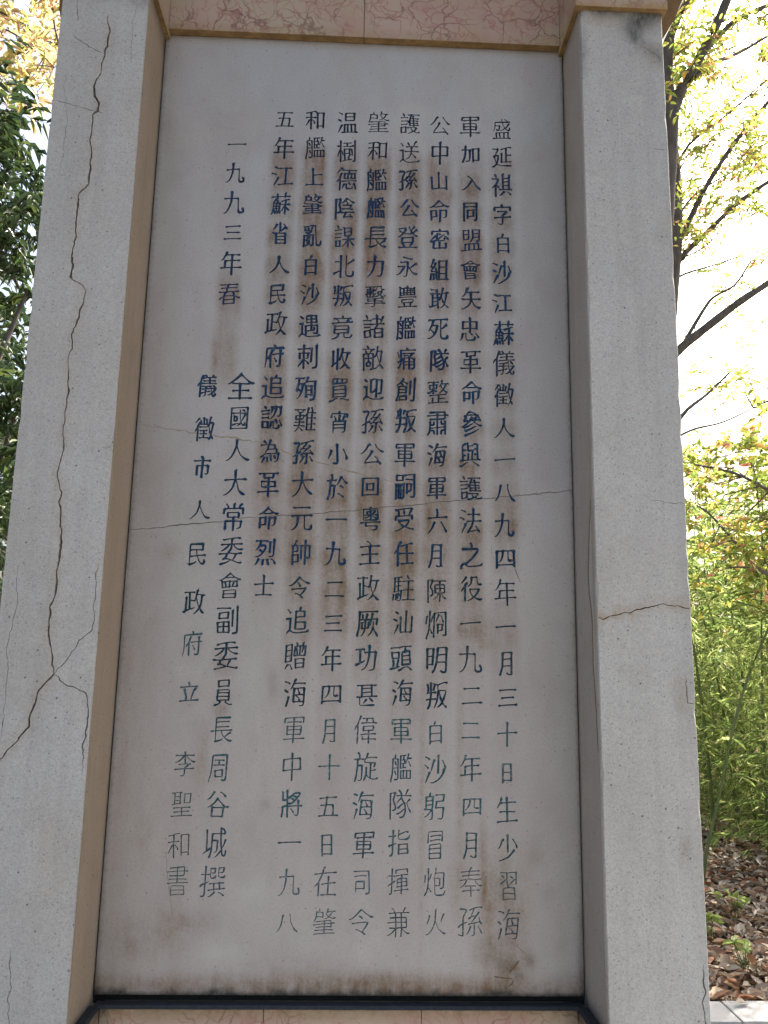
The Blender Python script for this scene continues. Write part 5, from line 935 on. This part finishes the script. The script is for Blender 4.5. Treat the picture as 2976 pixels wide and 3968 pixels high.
def paver_mat():
    m = NM('pale_paving_stone', 0.8, 0.25); oi = m.node('ShaderNodeObjectInfo'); n = m.noise(9, 5, 0.65); n2 = m.noise(180, 3, 0.7)
    c = m.mix(oi.outputs['Random'], (0.40, 0.39, 0.37), (0.50, 0.48, 0.45)); c = m.mix(m.ramp(n, [(0.45, 0.0), (0.75, 0.6)]), c, (0.30, 0.28, 0.25))
    c = m.mix(m.ramp(n2, [(0.35, 0.4), (0.55, 0.0)]), c, (0.22, 0.21, 0.20)); m.color(c); m.bump(n2, 0.4, 0.002); return m.m
M['paver'] = paver_mat()
V, F = box(-6.6, 7.2, -6.0, 2.24, -.20, -.028); pv = mesh_obj('paving', V, F, M['joint']); pv['kind'] = 'structure'
def slab_copy(me, x, y, rz, parent, name, z=0):
    o = bpy.data.objects.new(name, me); COL.objects.link(o); o.location = (x, y, z); o.rotation_euler = (0, 0, rz); o.parent = parent; return o
V, F = box(-.297, .297, -.297, .297, -.04, 0, .004); o = mesh_obj('paver', V, F, M['paver'], pv); pm = o.data
V, F = box(-.447, .447, -.108, .108, -.05, .006, .006); kb = mesh_obj('kerb_stone', V, F, M['paver'], pv); km = kb.data
r = random.Random(3); first = True
for j in range(12):
    for i in range(16):
        x = -3.9 + i * .6 + (j % 2) * .3; y = 1.70 - j * .6
        if abs(x - 1) > 4.6 or y < -4.6: continue
        z = r.uniform(-.0025, .0025)
        if first: o.location = (x, y, z); first = False
        else: slab_copy(pm, x, y, r.uniform(-.004, .004), pv, 'paver', z)
for i in range(11):
    x = -3.6 + i * .9
    if i == 0: kb.location = (x, 2.115, 0)
    else: slab_copy(km, x, 2.115, r.uniform(-.006, .006), pv, 'kerb_stone', r.uniform(-.003, .003))

# ================================================================ FOLIAGE
def leaf_mat(name, stops, trans=0.55, rough=0.5):
    m = bpy.data.materials.new(name); m.use_nodes = True; t = m.node_tree; n = t.nodes; n.clear()
    out = n.new('ShaderNodeOutputMaterial'); geo = n.new('ShaderNodeNewGeometry'); rp = n.new('ShaderNodeValToRGB')
    e = rp.color_ramp.elements
    while len(e) < len(stops): e.new(.5)
    for el, (p, c) in zip(e, stops): el.position = p; el.color = (*c, 1)
    t.links.new(geo.outputs['Random Per Island'], rp.inputs[0])
    pb = n.new('ShaderNodeBsdfPrincipled'); pb.inputs['Roughness'].default_value = rough; pb.inputs['Specular IOR Level'].default_value = .4
    tr = n.new('ShaderNodeBsdfTranslucent'); hs = n.new('ShaderNodeHueSaturation'); hs.inputs['Value'].default_value = 1.3; hs.inputs['Saturation'].default_value = 0.88
    mx = n.new('ShaderNodeMixShader'); mx.inputs[0].default_value = trans
    t.links.new(rp.outputs[0], pb.inputs['Base Color']); t.links.new(rp.outputs[0], hs.inputs['Color']); t.links.new(hs.outputs[0], tr.inputs[0])
    t.links.new(pb.outputs[0], mx.inputs[1]); t.links.new(tr.outputs[0], mx.inputs[2]); t.links.new(mx.outputs[0], out.inputs[0])
    return m
M['leaf_yg'] = leaf_mat('yellow_green_leaf', [(0, (.17, .25, .03)), (.45, (.28, .33, .035)), (.72, (.42, .40, .05)), (.87, (.48, .33, .05)), (.96, (.45, .22, .08)), (1, (.45, .12, .08))], .6)
M['leaf_orange'] = leaf_mat('golden_leaf', [(0, (.34, .34, .08)), (.45, (.48, .41, .12)), (.75, (.52, .36, .14)), (1, (.48, .26, .15))], .55)
M['leaf_dark'] = leaf_mat('dark_evergreen_leaf', [(0, (.022, .042, .016)), (.5, (.034, .062, .020)), (.85, (.055, .095, .022)), (1, (.13, .17, .03))], .26, .4)
M['leaf_bamboo'] = leaf_mat('bamboo_leaf', [(0, (.12, .19, .04)), (.4, (.21, .29, .055)), (.75, (.34, .40, .09)), (1, (.52, .50, .20))], .6)
M['leaf_litter'] = leaf_mat('fallen_leaf', [(0, (.40, .17, .07)), (.12, (.30, .21, .14)), (.3, (.46, .38, .28)), (.5, (.52, .42, .30)), (.72, (.42, .27, .15)), (.8, (.46, .20, .08)), (.9, (.20, .13, .09)), (1, (.46, .38, .28))], .15, .55)
def bark(name, a, b):
    m = NM(name, .85, .2); n = m.noise(30, 5, .7, (1, 1, .25)); n2 = m.noise(5, 3, .6)
    c = m.mix(m.ramp(n, [(0.35, 0.0), (0.65, 1.0)]), a, b); c = m.mix(m.ramp(n2, [(0.45, 0.0), (0.7, 0.5)]), c, (.15, .13, .11)); m.color(c); m.bump(n, .7, .01); return m.m
M['bark'] = bark('grey_bark', (.07, .06, .055), (.13, .115, .10)); M['culm'] = bark('bamboo_culm', (.10, .15, .04), (.16, .20, .07))

def tube(V, F, pts, rad, sides=7):
    pts = [Vector(p) for p in pts]; n = len(pts); o = len(V)
    for i, p in enumerate(pts):
        d = (pts[min(n - 1, i + 1)] - pts[max(0, i - 1)]).normalized()
        a = d.cross(Vector((0, 0, 1)) if abs(d.z) < .9 else Vector((1, 0, 0))).normalized(); b = d.cross(a)
        for k in range(sides):
            t = 2 * math.pi * k / sides; V.append(p + (a * math.cos(t) + b * math.sin(t)) * rad[i])
    for i in range(n - 1):
        for k in range(sides): F.append([o + i * sides + k, o + i * sides + (k + 1) % sides, o + (i + 1) * sides + (k + 1) % sides, o + (i + 1) * sides + k])
def curve_pts(a, b, r, n=6, bend=.08, sag=0.0):
    a, b = Vector(a), Vector(b); L = (b - a).length; off = Vector((r.uniform(-1, 1), r.uniform(-1, 1), r.uniform(-1, 1))) * L * bend
    return [a.lerp(b, t / n) + off * math.sin(math.pi * t / n) + Vector((0, 0, -sag * L * (t / n) ** 2)) for t in range(n + 1)]
class Leaves:
    def __init__(s): s.P = []; s.D = []; s.L = []; s.W = []
    def add(s, p, d, l, w): s.P.append(tuple(p)); s.D.append(tuple(d)); s.L.append(l); s.W.append(w)
    def build(s, name, mat, parent, seed=0, updir=.6, droop=0.0):
        rs_ = np.random.RandomState(seed); P = np.array(s.P); Dv = np.array(s.D); L = np.array(s.L)[:, None]; W = np.array(s.W)[:, None]; n = len(P)
        Dv = Dv / (np.linalg.norm(Dv, axis=1, keepdims=True) + 1e-9)
        N = rs_.normal(size=(n, 3)); N[:, 2] += updir * 2; S = np.cross(Dv, N); S /= (np.linalg.norm(S, axis=1, keepdims=True) + 1e-9); N = np.cross(S, Dv)
        tip = P + Dv * L; tip[:, 2] -= droop * L[:, 0]
        fold = N * W * .30; m1 = P + Dv * L * .28; m2 = P + Dv * L * .66
        V = np.stack([P, m1 + S * W * .44 + fold, m2 + S * W * .40 + fold, tip, m2 - S * W * .40 + fold, m1 - S * W * .44 + fold], 1).reshape(-1, 3)
        me = bpy.data.meshes.new(name); me.vertices.add(6 * n); me.vertices.foreach_set('co', V.astype(np.float32).ravel())
        base = np.arange(n)[:, None] * 6; T = np.concatenate([base + [0, 1, 2, 3], base + [0, 3, 4, 5]], 1).reshape(-1)
        me.loops.add(8 * n); me.loops.foreach_set('vertex_index', T.astype(np.int32)); me.polygons.add(2 * n)
        me.polygons.foreach_set('loop_start', (np.arange(2 * n) * 4).astype(np.int32)); me.polygons.foreach_set('loop_total', np.full(2 * n, 4, np.int32))
        me.update(calc_edges=True); me.materials.append(mat)
        o = bpy.data.objects.new(name, me); COL.objects.link(o); o.parent = parent; return o
def spray(lv, V, F, a, b, r, n, ll, lw, spread=1.0, thick=.003):
    pts = curve_pts(a, b, r, 5, .12, .08)
    tube(V, F, pts, [thick * (1 - .8 * k / 5) for k in range(6)], 3)
    d0 = (Vector(b) - Vector(a)).normalized(); side = d0.cross(Vector((0, 0, 1)) + Vector((r.uniform(-.4, .4), r.uniform(-.4, .4), 0))).normalized()
    for k in range(n):
        t = .12 + .88 * (k + r.random() * .6) / n; f = min(4.999, t * 5); i = int(f); p = pts[i].lerp(pts[i + 1], f - i)
        s = side * (1 if k % 2 else -1) * spread
        dd = d0 * .7 + s * r.uniform(.5, 1.1) + Vector((r.uniform(-.35, .35), r.uniform(-.35, .35), r.uniform(-.55, .2)))
        l = ll * r.uniform(.65, 1.2); lv.add(p, dd, l, lw * l / ll)
def tree(name, label, cat, group, limbs, clusters, mat, leaf, bark_m, seed, base, updir=.6, droop=.1):
    """limbs: [(points, r0, r1)]; clusters: [(centre, radius, sprays, leaves per spray)]"""
    r = random.Random(seed); root = empty(name, label, cat, group, base); V = []; F = []; lp = []
    for k, (pts, r0, r1) in enumerate(limbs):
        P = [Vector(p) for p in pts]; q = []
        for a, b in zip(P[:-1], P[1:]):
            for t in range(4): q.append(a.lerp(b, t / 4))
        q.append(P[-1])
        for _ in range(2): q = [q[0]] + [(q[i - 1] + q[i] * 2 + q[i + 1]) / 4 for i in range(1, len(q) - 1)] + [q[-1]]
        n = len(q); tube(V, F, q, [(r0 + (r1 - r0) * i / (n - 1)) * r.uniform(.93, 1.07) for i in range(n)], 9)
        lp += q[1:] if k else q[n // 2:]
    V2 = []; F2 = []; lv = Leaves()
    for c, rad, ns, nl in clusters:
        c = Vector(c); near = min(lp, key=lambda p: (p - c).length + r.random() * .2)
        tw = curve_pts(near, c, r, 6, .10); tw0 = min(.009, .003 + .005 * (near - c).length); tube(V, F, tw, [tw0 * (1 - .12 * i) for i in range(7)], 5)
        for _ in range(ns):
            a = tw[r.randint(3, 6)] if r.random() < .35 else c + Vector((r.gauss(0, .35), r.gauss(0, .35), r.gauss(0, .3))) * rad
            d = Vector((r.gauss(0, 1), r.gauss(0, 1), r.gauss(-.05, .45))).normalized()
            spray(lv, V2, F2, a, a + d * rad * r.uniform(.35, .8), r, nl, *leaf)
    b0 = Vector(base)
    V = [v - b0 for v in V]; V2 = [v - b0 for v in V2]; lv.P = [(p[0] - b0[0], p[1] - b0[1], p[2] - b0[2]) for p in lv.P]
    mesh_obj('trunk', V, F, bark_m, root, smooth=True); tw_ = mesh_obj('twigs', V2, F2, bark_m, root); tw_['kind'] = 'stuff'
    fo = lv.build('foliage', mat, root, seed, updir, droop); fo['kind'] = 'stuff'
    return root
def A_(px, py, Y): return tuple(at(px, py, Y))
r = random.Random(8)
def scat(n, x0, x1, y0, y1, Y0, Y1, rad, ns, nl):
    return [(A_(r.uniform(x0, x1), r.uniform(y0, y1), r.uniform(Y0, Y1)), rad * r.uniform(.8, 1.2), ns, nl) for _ in range(n)]

# -- forked tree close behind the right pillar
b = A_(2500, 2600, 2.6); base = (b[0] + .02, b[1], ground_h(b[0], b[1]))
limbs = [([base, A_(2500, 2000, 2.6), A_(2535, 1300, 2.6), A_(2582, 800, 2.6), A_(2606, 430, 2.6)], .072, .044),
         ([A_(2603, 450, 2.6), A_(2640, 340, 2.6), A_(2720, 210, 2.6), A_(2780, 90, 2.6), A_(2830, -30, 2.6), A_(2930, -300, 2.6), A_(3060, -800, 2.7)], .036, .024),
         ([A_(2600, 450, 2.6), A_(2582, 300, 2.6), A_(2590, 150, 2.6), A_(2625, 60, 2.62), A_(2660, 0, 2.65), A_(2760, -200, 2.7), A_(2650, -700, 2.6)], .040, .022),
         ([A_(2740, 190, 2.6), A_(2850, 70, 2.7), A_(3000, 10, 2.8), A_(3300, -60, 2.9)], .018, .012),
         ([A_(2690, 300, 2.6), A_(2760, 240, 2.8), A_(2850, 215, 3.0), A_(2990, 130, 3.2)], .015, .009)]
cl = scat(13, 2600, 3000, -200, 260, 2.2, 3.6, .42, 5, 9) + scat(10, 2590, 2780, 40, 420, 2.4, 3.6, .34, 5, 9) + scat(22, 2500, 3600, -1500, -200, 1.5, 4.2, .55, 7, 10) + scat(12, 1500, 2600, -1600, -500, 2.3, 4.2, .6, 7, 10)
tree('leaning_tree', 'grey forked tree with yellowing leaves rising close behind the right pillar', 'tree', None, limbs, cl, M['leaf_yg'], (.062, .027), M['bark'], 21, base)
# -- second tree, trunk hidden behind the memorial, long limbs reaching right
b = A_(2420, 2600, 4.0); base = (b[0], b[1], ground_h(b[0], b[1]))
T2 = A_(2480, 1900, 4.0); T3 = A_(2540, 1450, 4.0)
limbs = [([base, T2, T3, A_(2600, 1000, 4.0), A_(2600, 600, 4.1), A_(2500, 0, 4.2), A_(2400, -600, 4.2)], .13, .05),
         ([T3, A_(2640, 1345, 4.0), A_(2750, 1259, 4.0), A_(2870, 1165, 4.0), A_(2976, 1098, 4.1), A_(3200, 950, 4.2), A_(3500, 800, 4.3)], .036, .022),
         ([A_(2580, 1180, 4.0), A_(2640, 990, 4.0), A_(2720, 920, 4.1), A_(2850, 790, 4.2), A_(2976, 705, 4.3), A_(3300, 500, 4.4)], .026, .014),
         ([A_(2600, 1000, 4.0), A_(2650, 900, 4.2), A_(2735, 720, 4.3), A_(2850, 545, 4.4), A_(2980, 390, 4.5), A_(3200, 150, 4.6)], .026, .014),
         ([A_(2590, 1100, 4.0), A_(2650, 1060, 4.1), A_(2760, 1030, 4.3), A_(2890, 985, 4.4), A_(3000, 960, 4.5)], .010, .005), ([A_(2610, 1700, 4.0), A_(2690, 1660, 4.1), A_(2800, 1640, 4.2), A_(2960, 1560, 4.3)], .011, .005),
         ([A_(2620, 850, 4.1), A_(2680, 760, 4.2), A_(2790, 690, 4.3), A_(2960, 600, 4.4)], .012, .005), ([A_(2600, 700, 4.1), A_(2660, 560, 4.2), A_(2800, 460, 4.3), A_(2980, 300, 4.4)], .014, .006),
         ([T2, A_(2640, 1600, 4.0), A_(2740, 1530, 4.2), A_(2830, 1440, 4.3)], .020, .007),
         ([A_(2640, 1345, 4.0), A_(2720, 1210, 4.1), A_(2760, 1150, 4.2), A_(2850, 1110, 4.3), A_(2910, 1010, 4.4)], .016, .007)]
cl = scat(20, 2640, 3000, 260, 620, 3.4, 5.0, .36, 4, 9) + scat(26, 2620, 3000, 440, 900, 3.2, 5.0, .40, 6, 10) + scat(7, 2640, 2990, 900, 1200, 3.8, 5.2, .32, 4, 7) + scat(9, 2660, 3000, 1230, 1600, 3.6, 5.2, .34, 4, 8) \
    + scat(16, 2980, 3700, -200, 1500, 3.0, 5.0, .55, 6, 9) + scat(20, 1500, 3000, -1500, -200, 3.5, 6.0, .7, 7, 9)
tree('broadleaf_tree', 'tree behind the memorial whose dark limbs reach right across the white sky', 'tree', None, limbs, cl, M['leaf_yg'], (.060, .025), M['bark'], 22, base)
# -- low leafy tree with hanging yellow-green sprays at mid height on the right
b = A_(3150, 2600, 3.6); base = (b[0], b[1], ground_h(b[0], b[1]))
limbs = [([base, A_(3160, 2300, 3.6), A_(3120, 1900, 3.6), A_(3140, 1500, 3.6)], .05, .02), ([A_(3125, 2000, 3.6), A_(2980, 1900, 3.5), A_(2850, 1830, 3.4), A_(2690, 1800, 3.4)], .016, .006),
         ([A_(3130, 2200, 3.6), A_(2960, 2240, 3.5), A_(2840, 2090, 3.4), A_(2740, 1980, 3.4), A_(2700, 1960, 3.4)], .014, .005)]
cl = scat(30, 2680, 3060, 1690, 2080, 2.8, 4.4, .30, 5, 9) + scat(12, 2700, 3060, 2050, 2330, 3.0, 4.6, .26, 4, 8) + scat(16, 3000, 3500, 1400, 2400, 2.8, 4.4, .4, 6, 9)
tree('young_tree', 'slender young tree with dense yellow-green sprays above the bamboo on the right', 'tree', None, limbs, cl, M['leaf_yg'], (.068, .033), M['bark'], 23, base)

# -- left side: dark evergreen with long leaves
b = A_(-260, 2600, 3.2); base = (b[0], b[1], ground_h(b[0], b[1]))
limbs = [([base, A_(-240, 2200, 3.2), A_(-210, 1700, 3.2), A_(-200, 1200, 3.2), A_(-190, 600, 3.2), A_(-230, -100, 3.2), A_(-240, -900, 3.3)], .11, .03), ([A_(-215, 1750, 3.2), A_(-60, 1500, 3.2), A_(20, 1330, 3.2), A_(110, 1120, 3.3)], .035, .012),
         ([A_(-205, 1350, 3.2), A_(-90, 1000, 3.1), A_(0, 965, 3.1), A_(70, 1110, 3.1)], .03, .01), ([A_(-220, 2100, 3.2), A_(-90, 1950, 3.2), A_(0, 1800, 3.2), A_(60, 1600, 3.2)], .03, .01),
         ([A_(-190, 900, 3.2), A_(-80, 650, 3.2), A_(60, 420, 3.1)], .02, .006)]
cl = scat(6, -60, 60, 260, 420, 2.8, 3.6, .22, 3, 7) + scat(14, -80, 110, 440, 680, 2.8, 3.8, .24, 5, 9) + scat(10, 50, 170, 680, 1000, 2.8, 3.8, .22, 6, 9) + scat(12, -160, 20, 760, 1080, 2.8, 4.0, .26, 4, 8) \
    + scat(38, -140, 160, 1050, 2340, 2.8, 4.4, .34, 7, 10) + scat(26, -900, -120, 200, 2400, 2.4, 4.6, .5, 7, 9) + scat(8, -700, 0, -900, 200, 3, 4.5, .5, 6, 9)
tree('evergreen_tree', 'dark evergreen tree with long glossy leaves left of the left pillar', 'tree', None, limbs, cl, M['leaf_dark'], (.098, .026), M['bark'], 24, base, .3, .35)
# second, denser evergreen further back on the left
b = A_(-120, 2600, 6.0); base = (b[0], b[1], ground_h(b[0], b[1]))
limbs = [([base, A_(-100, 2200, 6), A_(-60, 1700, 6), A_(-40, 1300, 6)], .12, .04)]
cl = scat(16, -300, 260, 1150, 1700, 5.2, 7.0, .5, 5, 8) + scat(34, -300, 260, 1700, 2600, 5.2, 7.0, .55, 6, 9)
tree('evergreen_tree', 'second dark evergreen standing further back behind the left pillar', 'tree', None, limbs, cl, M['leaf_dark'], (.13, .055), M['bark'], 25, base, .3, .3)
# golden tree high on the left
b = A_(-500, 2600, 5.2); base = (b[0], b[1], ground_h(b[0], b[1]))
limbs = [([base, A_(-450, 1800, 5.2), A_(-350, 900, 5.2), A_(-250, 380, 5.1), A_(-100, 300, 5.0), A_(100, 180, 4.8), A_(240, 170, 4.7)], .10, .004), ([A_(-340, 870, 5.2), A_(-345, 860, 5.2)], .03, .03), ([A_(-350, 900, 5.2), A_(-250, 100, 5.0), A_(-200, -500, 5.0)], .05, .03),
         ([A_(-280, -60, 5.0), A_(0, 45, 4.8), A_(90, 90, 4.7), A_(150, 150, 4.7), A_(215, 170, 4.7)], .012, .005), ([A_(-160, 40, 5.0), A_(40, 120, 4.8), A_(130, 180, 4.7), A_(210, 260, 4.7)], .009, .005),
         ([A_(230, 180, 4.7), A_(205, 80, 4.7), A_(210, -60, 4.7), A_(180, -300, 4.8)], .010, .006)]
cl = scat(30, -80, 240, -80, 330, 4.0, 5.6, .40, 5, 8) + scat(4, 60, 200, 280, 400, 4.2, 5.2, .25, 3, 7) + scat(36, -900, 900, -1400, -100, 3.6, 6, .7, 7, 9)
tree('golden_tree', 'tree with golden orange autumn leaves above the left pillar', 'tree', None, limbs, cl, M['leaf_orange'], (.095, .040), M['bark'], 26, base)

# -- bamboo grove on the right
def bamboo_proto(seed, h, lean, nb_, mat=M['leaf_bamboo']):
    r = random.Random(seed); V = []; F = []; lv = Leaves(); V2 = []; F2 = []
    ang = r.uniform(0, 6.28); pts = []; n = 16
    for k in range(n + 1):
        t = k / n; pts.append(Vector((math.cos(ang) * lean * h * t ** 1.8, math.sin(ang) * lean * h * t ** 1.8, h * t)))
    rad = []
    q = []
    for a, b_ in zip(pts[:-1], pts[1:]): q += [a, a.lerp(b_, .06)]
    q.append(pts[-1])
    for i in range(len(q)): rad.append(.015 * (1 - .75 * i / len(q)) * (1.18 if i % 2 == 0 else 1.0))
    tube(V, F, q, rad, 7)
    for k in range(nb_):
        t = .04 + .94 * r.random() ** 1.15; f = t * n; i = min(n - 1, int(f)); p = pts[i].lerp(pts[i + 1], f - i)
        a = r.uniform(0, 6.28); L = r.uniform(.35, .85) * (1.15 - .5 * t); d = Vector((math.cos(a), math.sin(a), r.uniform(.1, .7)))
        e = p + d.normalized() * L; bp = curve_pts(p, e, r, 5, .06, .35); tube(V2, F2, bp, [.0028, .0025, .002, .0017, .0013, .001], 3)
        for m in range(1, 6):
            for s in range(3):
                c = bp[m]; dd = (bp[m] - bp[m - 1]).normalized() * .8 + Vector((r.uniform(-.9, .9), r.uniform(-.9, .9), r.uniform(-1.0, .15)))
                lv.add(c, dd, r.uniform(.07, .13), r.uniform(.009, .014))
                if r.random() < .8: lv.add(c + dd.normalized() * .03, dd + Vector((r.uniform(-.6, .6), r.uniform(-.6, .6), r.uniform(-.3, .3))), r.uniform(.06, .11), .011)
    root = empty('bamboo', None, None)
    mesh_obj('culm', V, F, M['culm'], root, smooth=True); o = mesh_obj('twigs', V2, F2, M['culm'], root); o['kind'] = 'stuff'
    fo = lv.build('foliage', mat, root, seed, .2, .15); fo['kind'] = 'stuff'
    return root
def copy_tree(o):
    c = o.copy(); COL.objects.link(c)
    for ch in o.children:
        d = ch.copy(); COL.objects.link(d); d.parent = c
    return c
protos = [bamboo_proto(s, h, ln, nb_) for s, h, ln, nb_ in ((1, 3.3, .10, 64), (2, 2.7, .16, 56), (3, 3.8, .07, 70), (4, 2.2, .22, 56))]
GL = 'thin green bamboo with narrow sunlit leaves in the dense grove right of the memorial'
r = random.Random(17); spots = []
for k in range(900):
    Y = r.uniform(4.0, 9.0); px = r.uniform(2560, 4300); p = at(px, 2543, Y)
    lim = 3.95 + max(0, (3000 - px)) * .0030
    if Y < lim: continue
    if any((p[0] - q[0]) ** 2 + (Y - q[1]) ** 2 < .09 for q in spots): continue
    spots.append((p[0], Y))
    if len(spots) >= 96: break
used = set()
for k, (x, y) in enumerate(spots):
    pi = k % 4
    if pi not in used: o = protos[pi]; used.add(pi)
    else: o = copy_tree(protos[pi])
    s = r.uniform(.85, 1.15) * (0.92 + .03 * max(0, y - 5)); o.location = (x, y, ground_h(x, y) - .02); o.rotation_euler = (0, 0, r.uniform(0, 6.28)); o.scale = (s, s, s)
    tag(o, GL, 'bamboo', 'bamboo of the grove')
# one thick leaning culm in front of the grove
V = []; F = []; b = A_(2722, 3420, 3.9); t_ = A_(2976, 2440, 3.9)
cp = [Vector((b[0], b[1], ground_h(b[0], b[1]) - .02)), Vector(A_(2735, 3300, 3.9)), Vector(A_(2790, 3080, 3.9)), Vector(A_(2838, 2820, 3.9)), Vector(A_(2905, 2600, 3.9)), Vector(t_), Vector(A_(3080, 2200, 3.9)), Vector(A_(3250, 1900, 3.9))]
q = []
for a, c in zip(cp[:-1], cp[1:]): q += [a.lerp(c, k / 6) for k in range(6)]
q.append(cp[-1])
for _ in range(5): q = [q[0]] + [(q[i - 1] + q[i] * 2 + q[i + 1]) / 4 for i in range(1, len(q) - 1)] + [q[-1]]
tube(V, F, q, [.011 * (1 - .45 * i / len(q)) * (1.15 if i % 5 == 0 else 1) for i in range(len(q))], 9)
root = empty('bamboo', 'thick bamboo culm leaning right in front of the grove beside the right pillar', 'bamboo', None, tuple(cp[0]))
V = [v - cp[0] for v in V]; mesh_obj('culm', V, F, M['culm'], root, smooth=True)
lv = Leaves(); V2 = []; F2 = []
for k in range(26):
    p = q[r.randint(14, len(q) - 1)] - cp[0]; a = r.uniform(0, 6.28); e = p + Vector((math.cos(a), math.sin(a) , r.uniform(.0, .5))) * r.uniform(.25, .5)
    spray(lv, V2, F2, p, e, r, 9, .11, .014, 1.0, .002)
o = mesh_obj('twigs', V2, F2, M['culm'], root); o['kind'] = 'stuff'; fo = lv.build('foliage', M['leaf_bamboo'], root, 5, .2, .2); fo['kind'] = 'stuff'

# -- distant wood that closes the view all round
lv = Leaves(); r = random.Random(31)
for k in range(38000):
    a = r.uniform(0, 2 * math.pi); R_ = r.uniform(17, 24); x, y = .5 + R_ * math.cos(a), 1 + R_ * math.sin(a)
    top = 4.6 + 1.8 * noise.noise(Vector((x * .25, y * .25, 1)))
    z = top * r.random() ** .8
    lv.add((x, y, z), (r.gauss(0, 1), r.gauss(0, 1), r.gauss(-.2, .6)), r.uniform(.3, .6), r.uniform(.15, .3))
o = lv.build('distant_wood', M['leaf_dark'], None, 4, .3, .1)
tag(o, 'far band of dark green woodland behind the bamboo and around the clearing', 'woodland', None, 'stuff')

# -- fallen leaves
lv = Leaves(); r = random.Random(41)
for k in range(30000):
    u = r.random()
    x = r.uniform(-5, 8.5) if u < .45 else r.uniform(1.2, 4.8); y = 2.20 + (r.random() ** 1.3) * (7 if u < .45 else 3.6)
    if y < 2.26 + .03 * noise.noise(Vector((x * 3, 0, 0))): continue
    z = ground_h(x, y) + .004 + r.random() ** 2 * .025
    a = r.uniform(0, 6.28); L = r.choice((.03, .045, .06, .075, .10)) * r.uniform(.8, 1.15)
    lv.add((x, y, z), (math.cos(a), math.sin(a), r.uniform(-.25, .55)), L, L * r.uniform(.34, .58))
for k in range(50):
    x = r.uniform(-3.8, 5.2); y = 2.24 - abs(r.gauss(0, .35)); a = r.uniform(0, 6.28); L = r.uniform(.04, .08)
    lv.add((x, y, .012), (math.cos(a), math.sin(a), r.uniform(.0, .3)), L, L * .5)
o = lv.build('fallen_leaves', M['leaf_litter'], None, 6, 1.6, .0)
tag(o, 'carpet of brown and orange fallen leaves on the ground beyond the paving', 'fallen leaves', None, 'stuff')
# -- small green seedlings in the litter
for k, (px, py, lb) in enumerate(((2850, 3520, 'broad-leaved green seedling highest up in the leaf litter by the right pillar'), (2760, 3580, 'small green seedling in the litter right against the right pillar'), (2890, 3740, 'bright green seedling in the leaf litter just behind the kerb'))):
    Y = {0: 3.3, 1: 3.0, 2: 2.55}[k]; p = at(px, py, Y); x, y = p[0], Y; root = empty('seedling', lb, 'plant', None, (x, y, ground_h(x, y)))
    V = []; F = []; lv = Leaves()
    for s in range(5):
        e = Vector((r.uniform(-.06, .06), r.uniform(-.06, .06), r.uniform(.08, .16))); pts = curve_pts((0, 0, 0), e, r, 4, .1); tube(V, F, pts, [.0025] * 5, 4)
        for _ in range(3): lv.add(pts[-1], (r.uniform(-1, 1), r.uniform(-1, 1), r.uniform(-.2, .3)), r.uniform(.05, .09), r.uniform(.025, .045))
    mesh_obj('stem', V, F, M['culm'], root); lv.build('foliage', M['leaf_bamboo'], root, k, 1.2, .1)
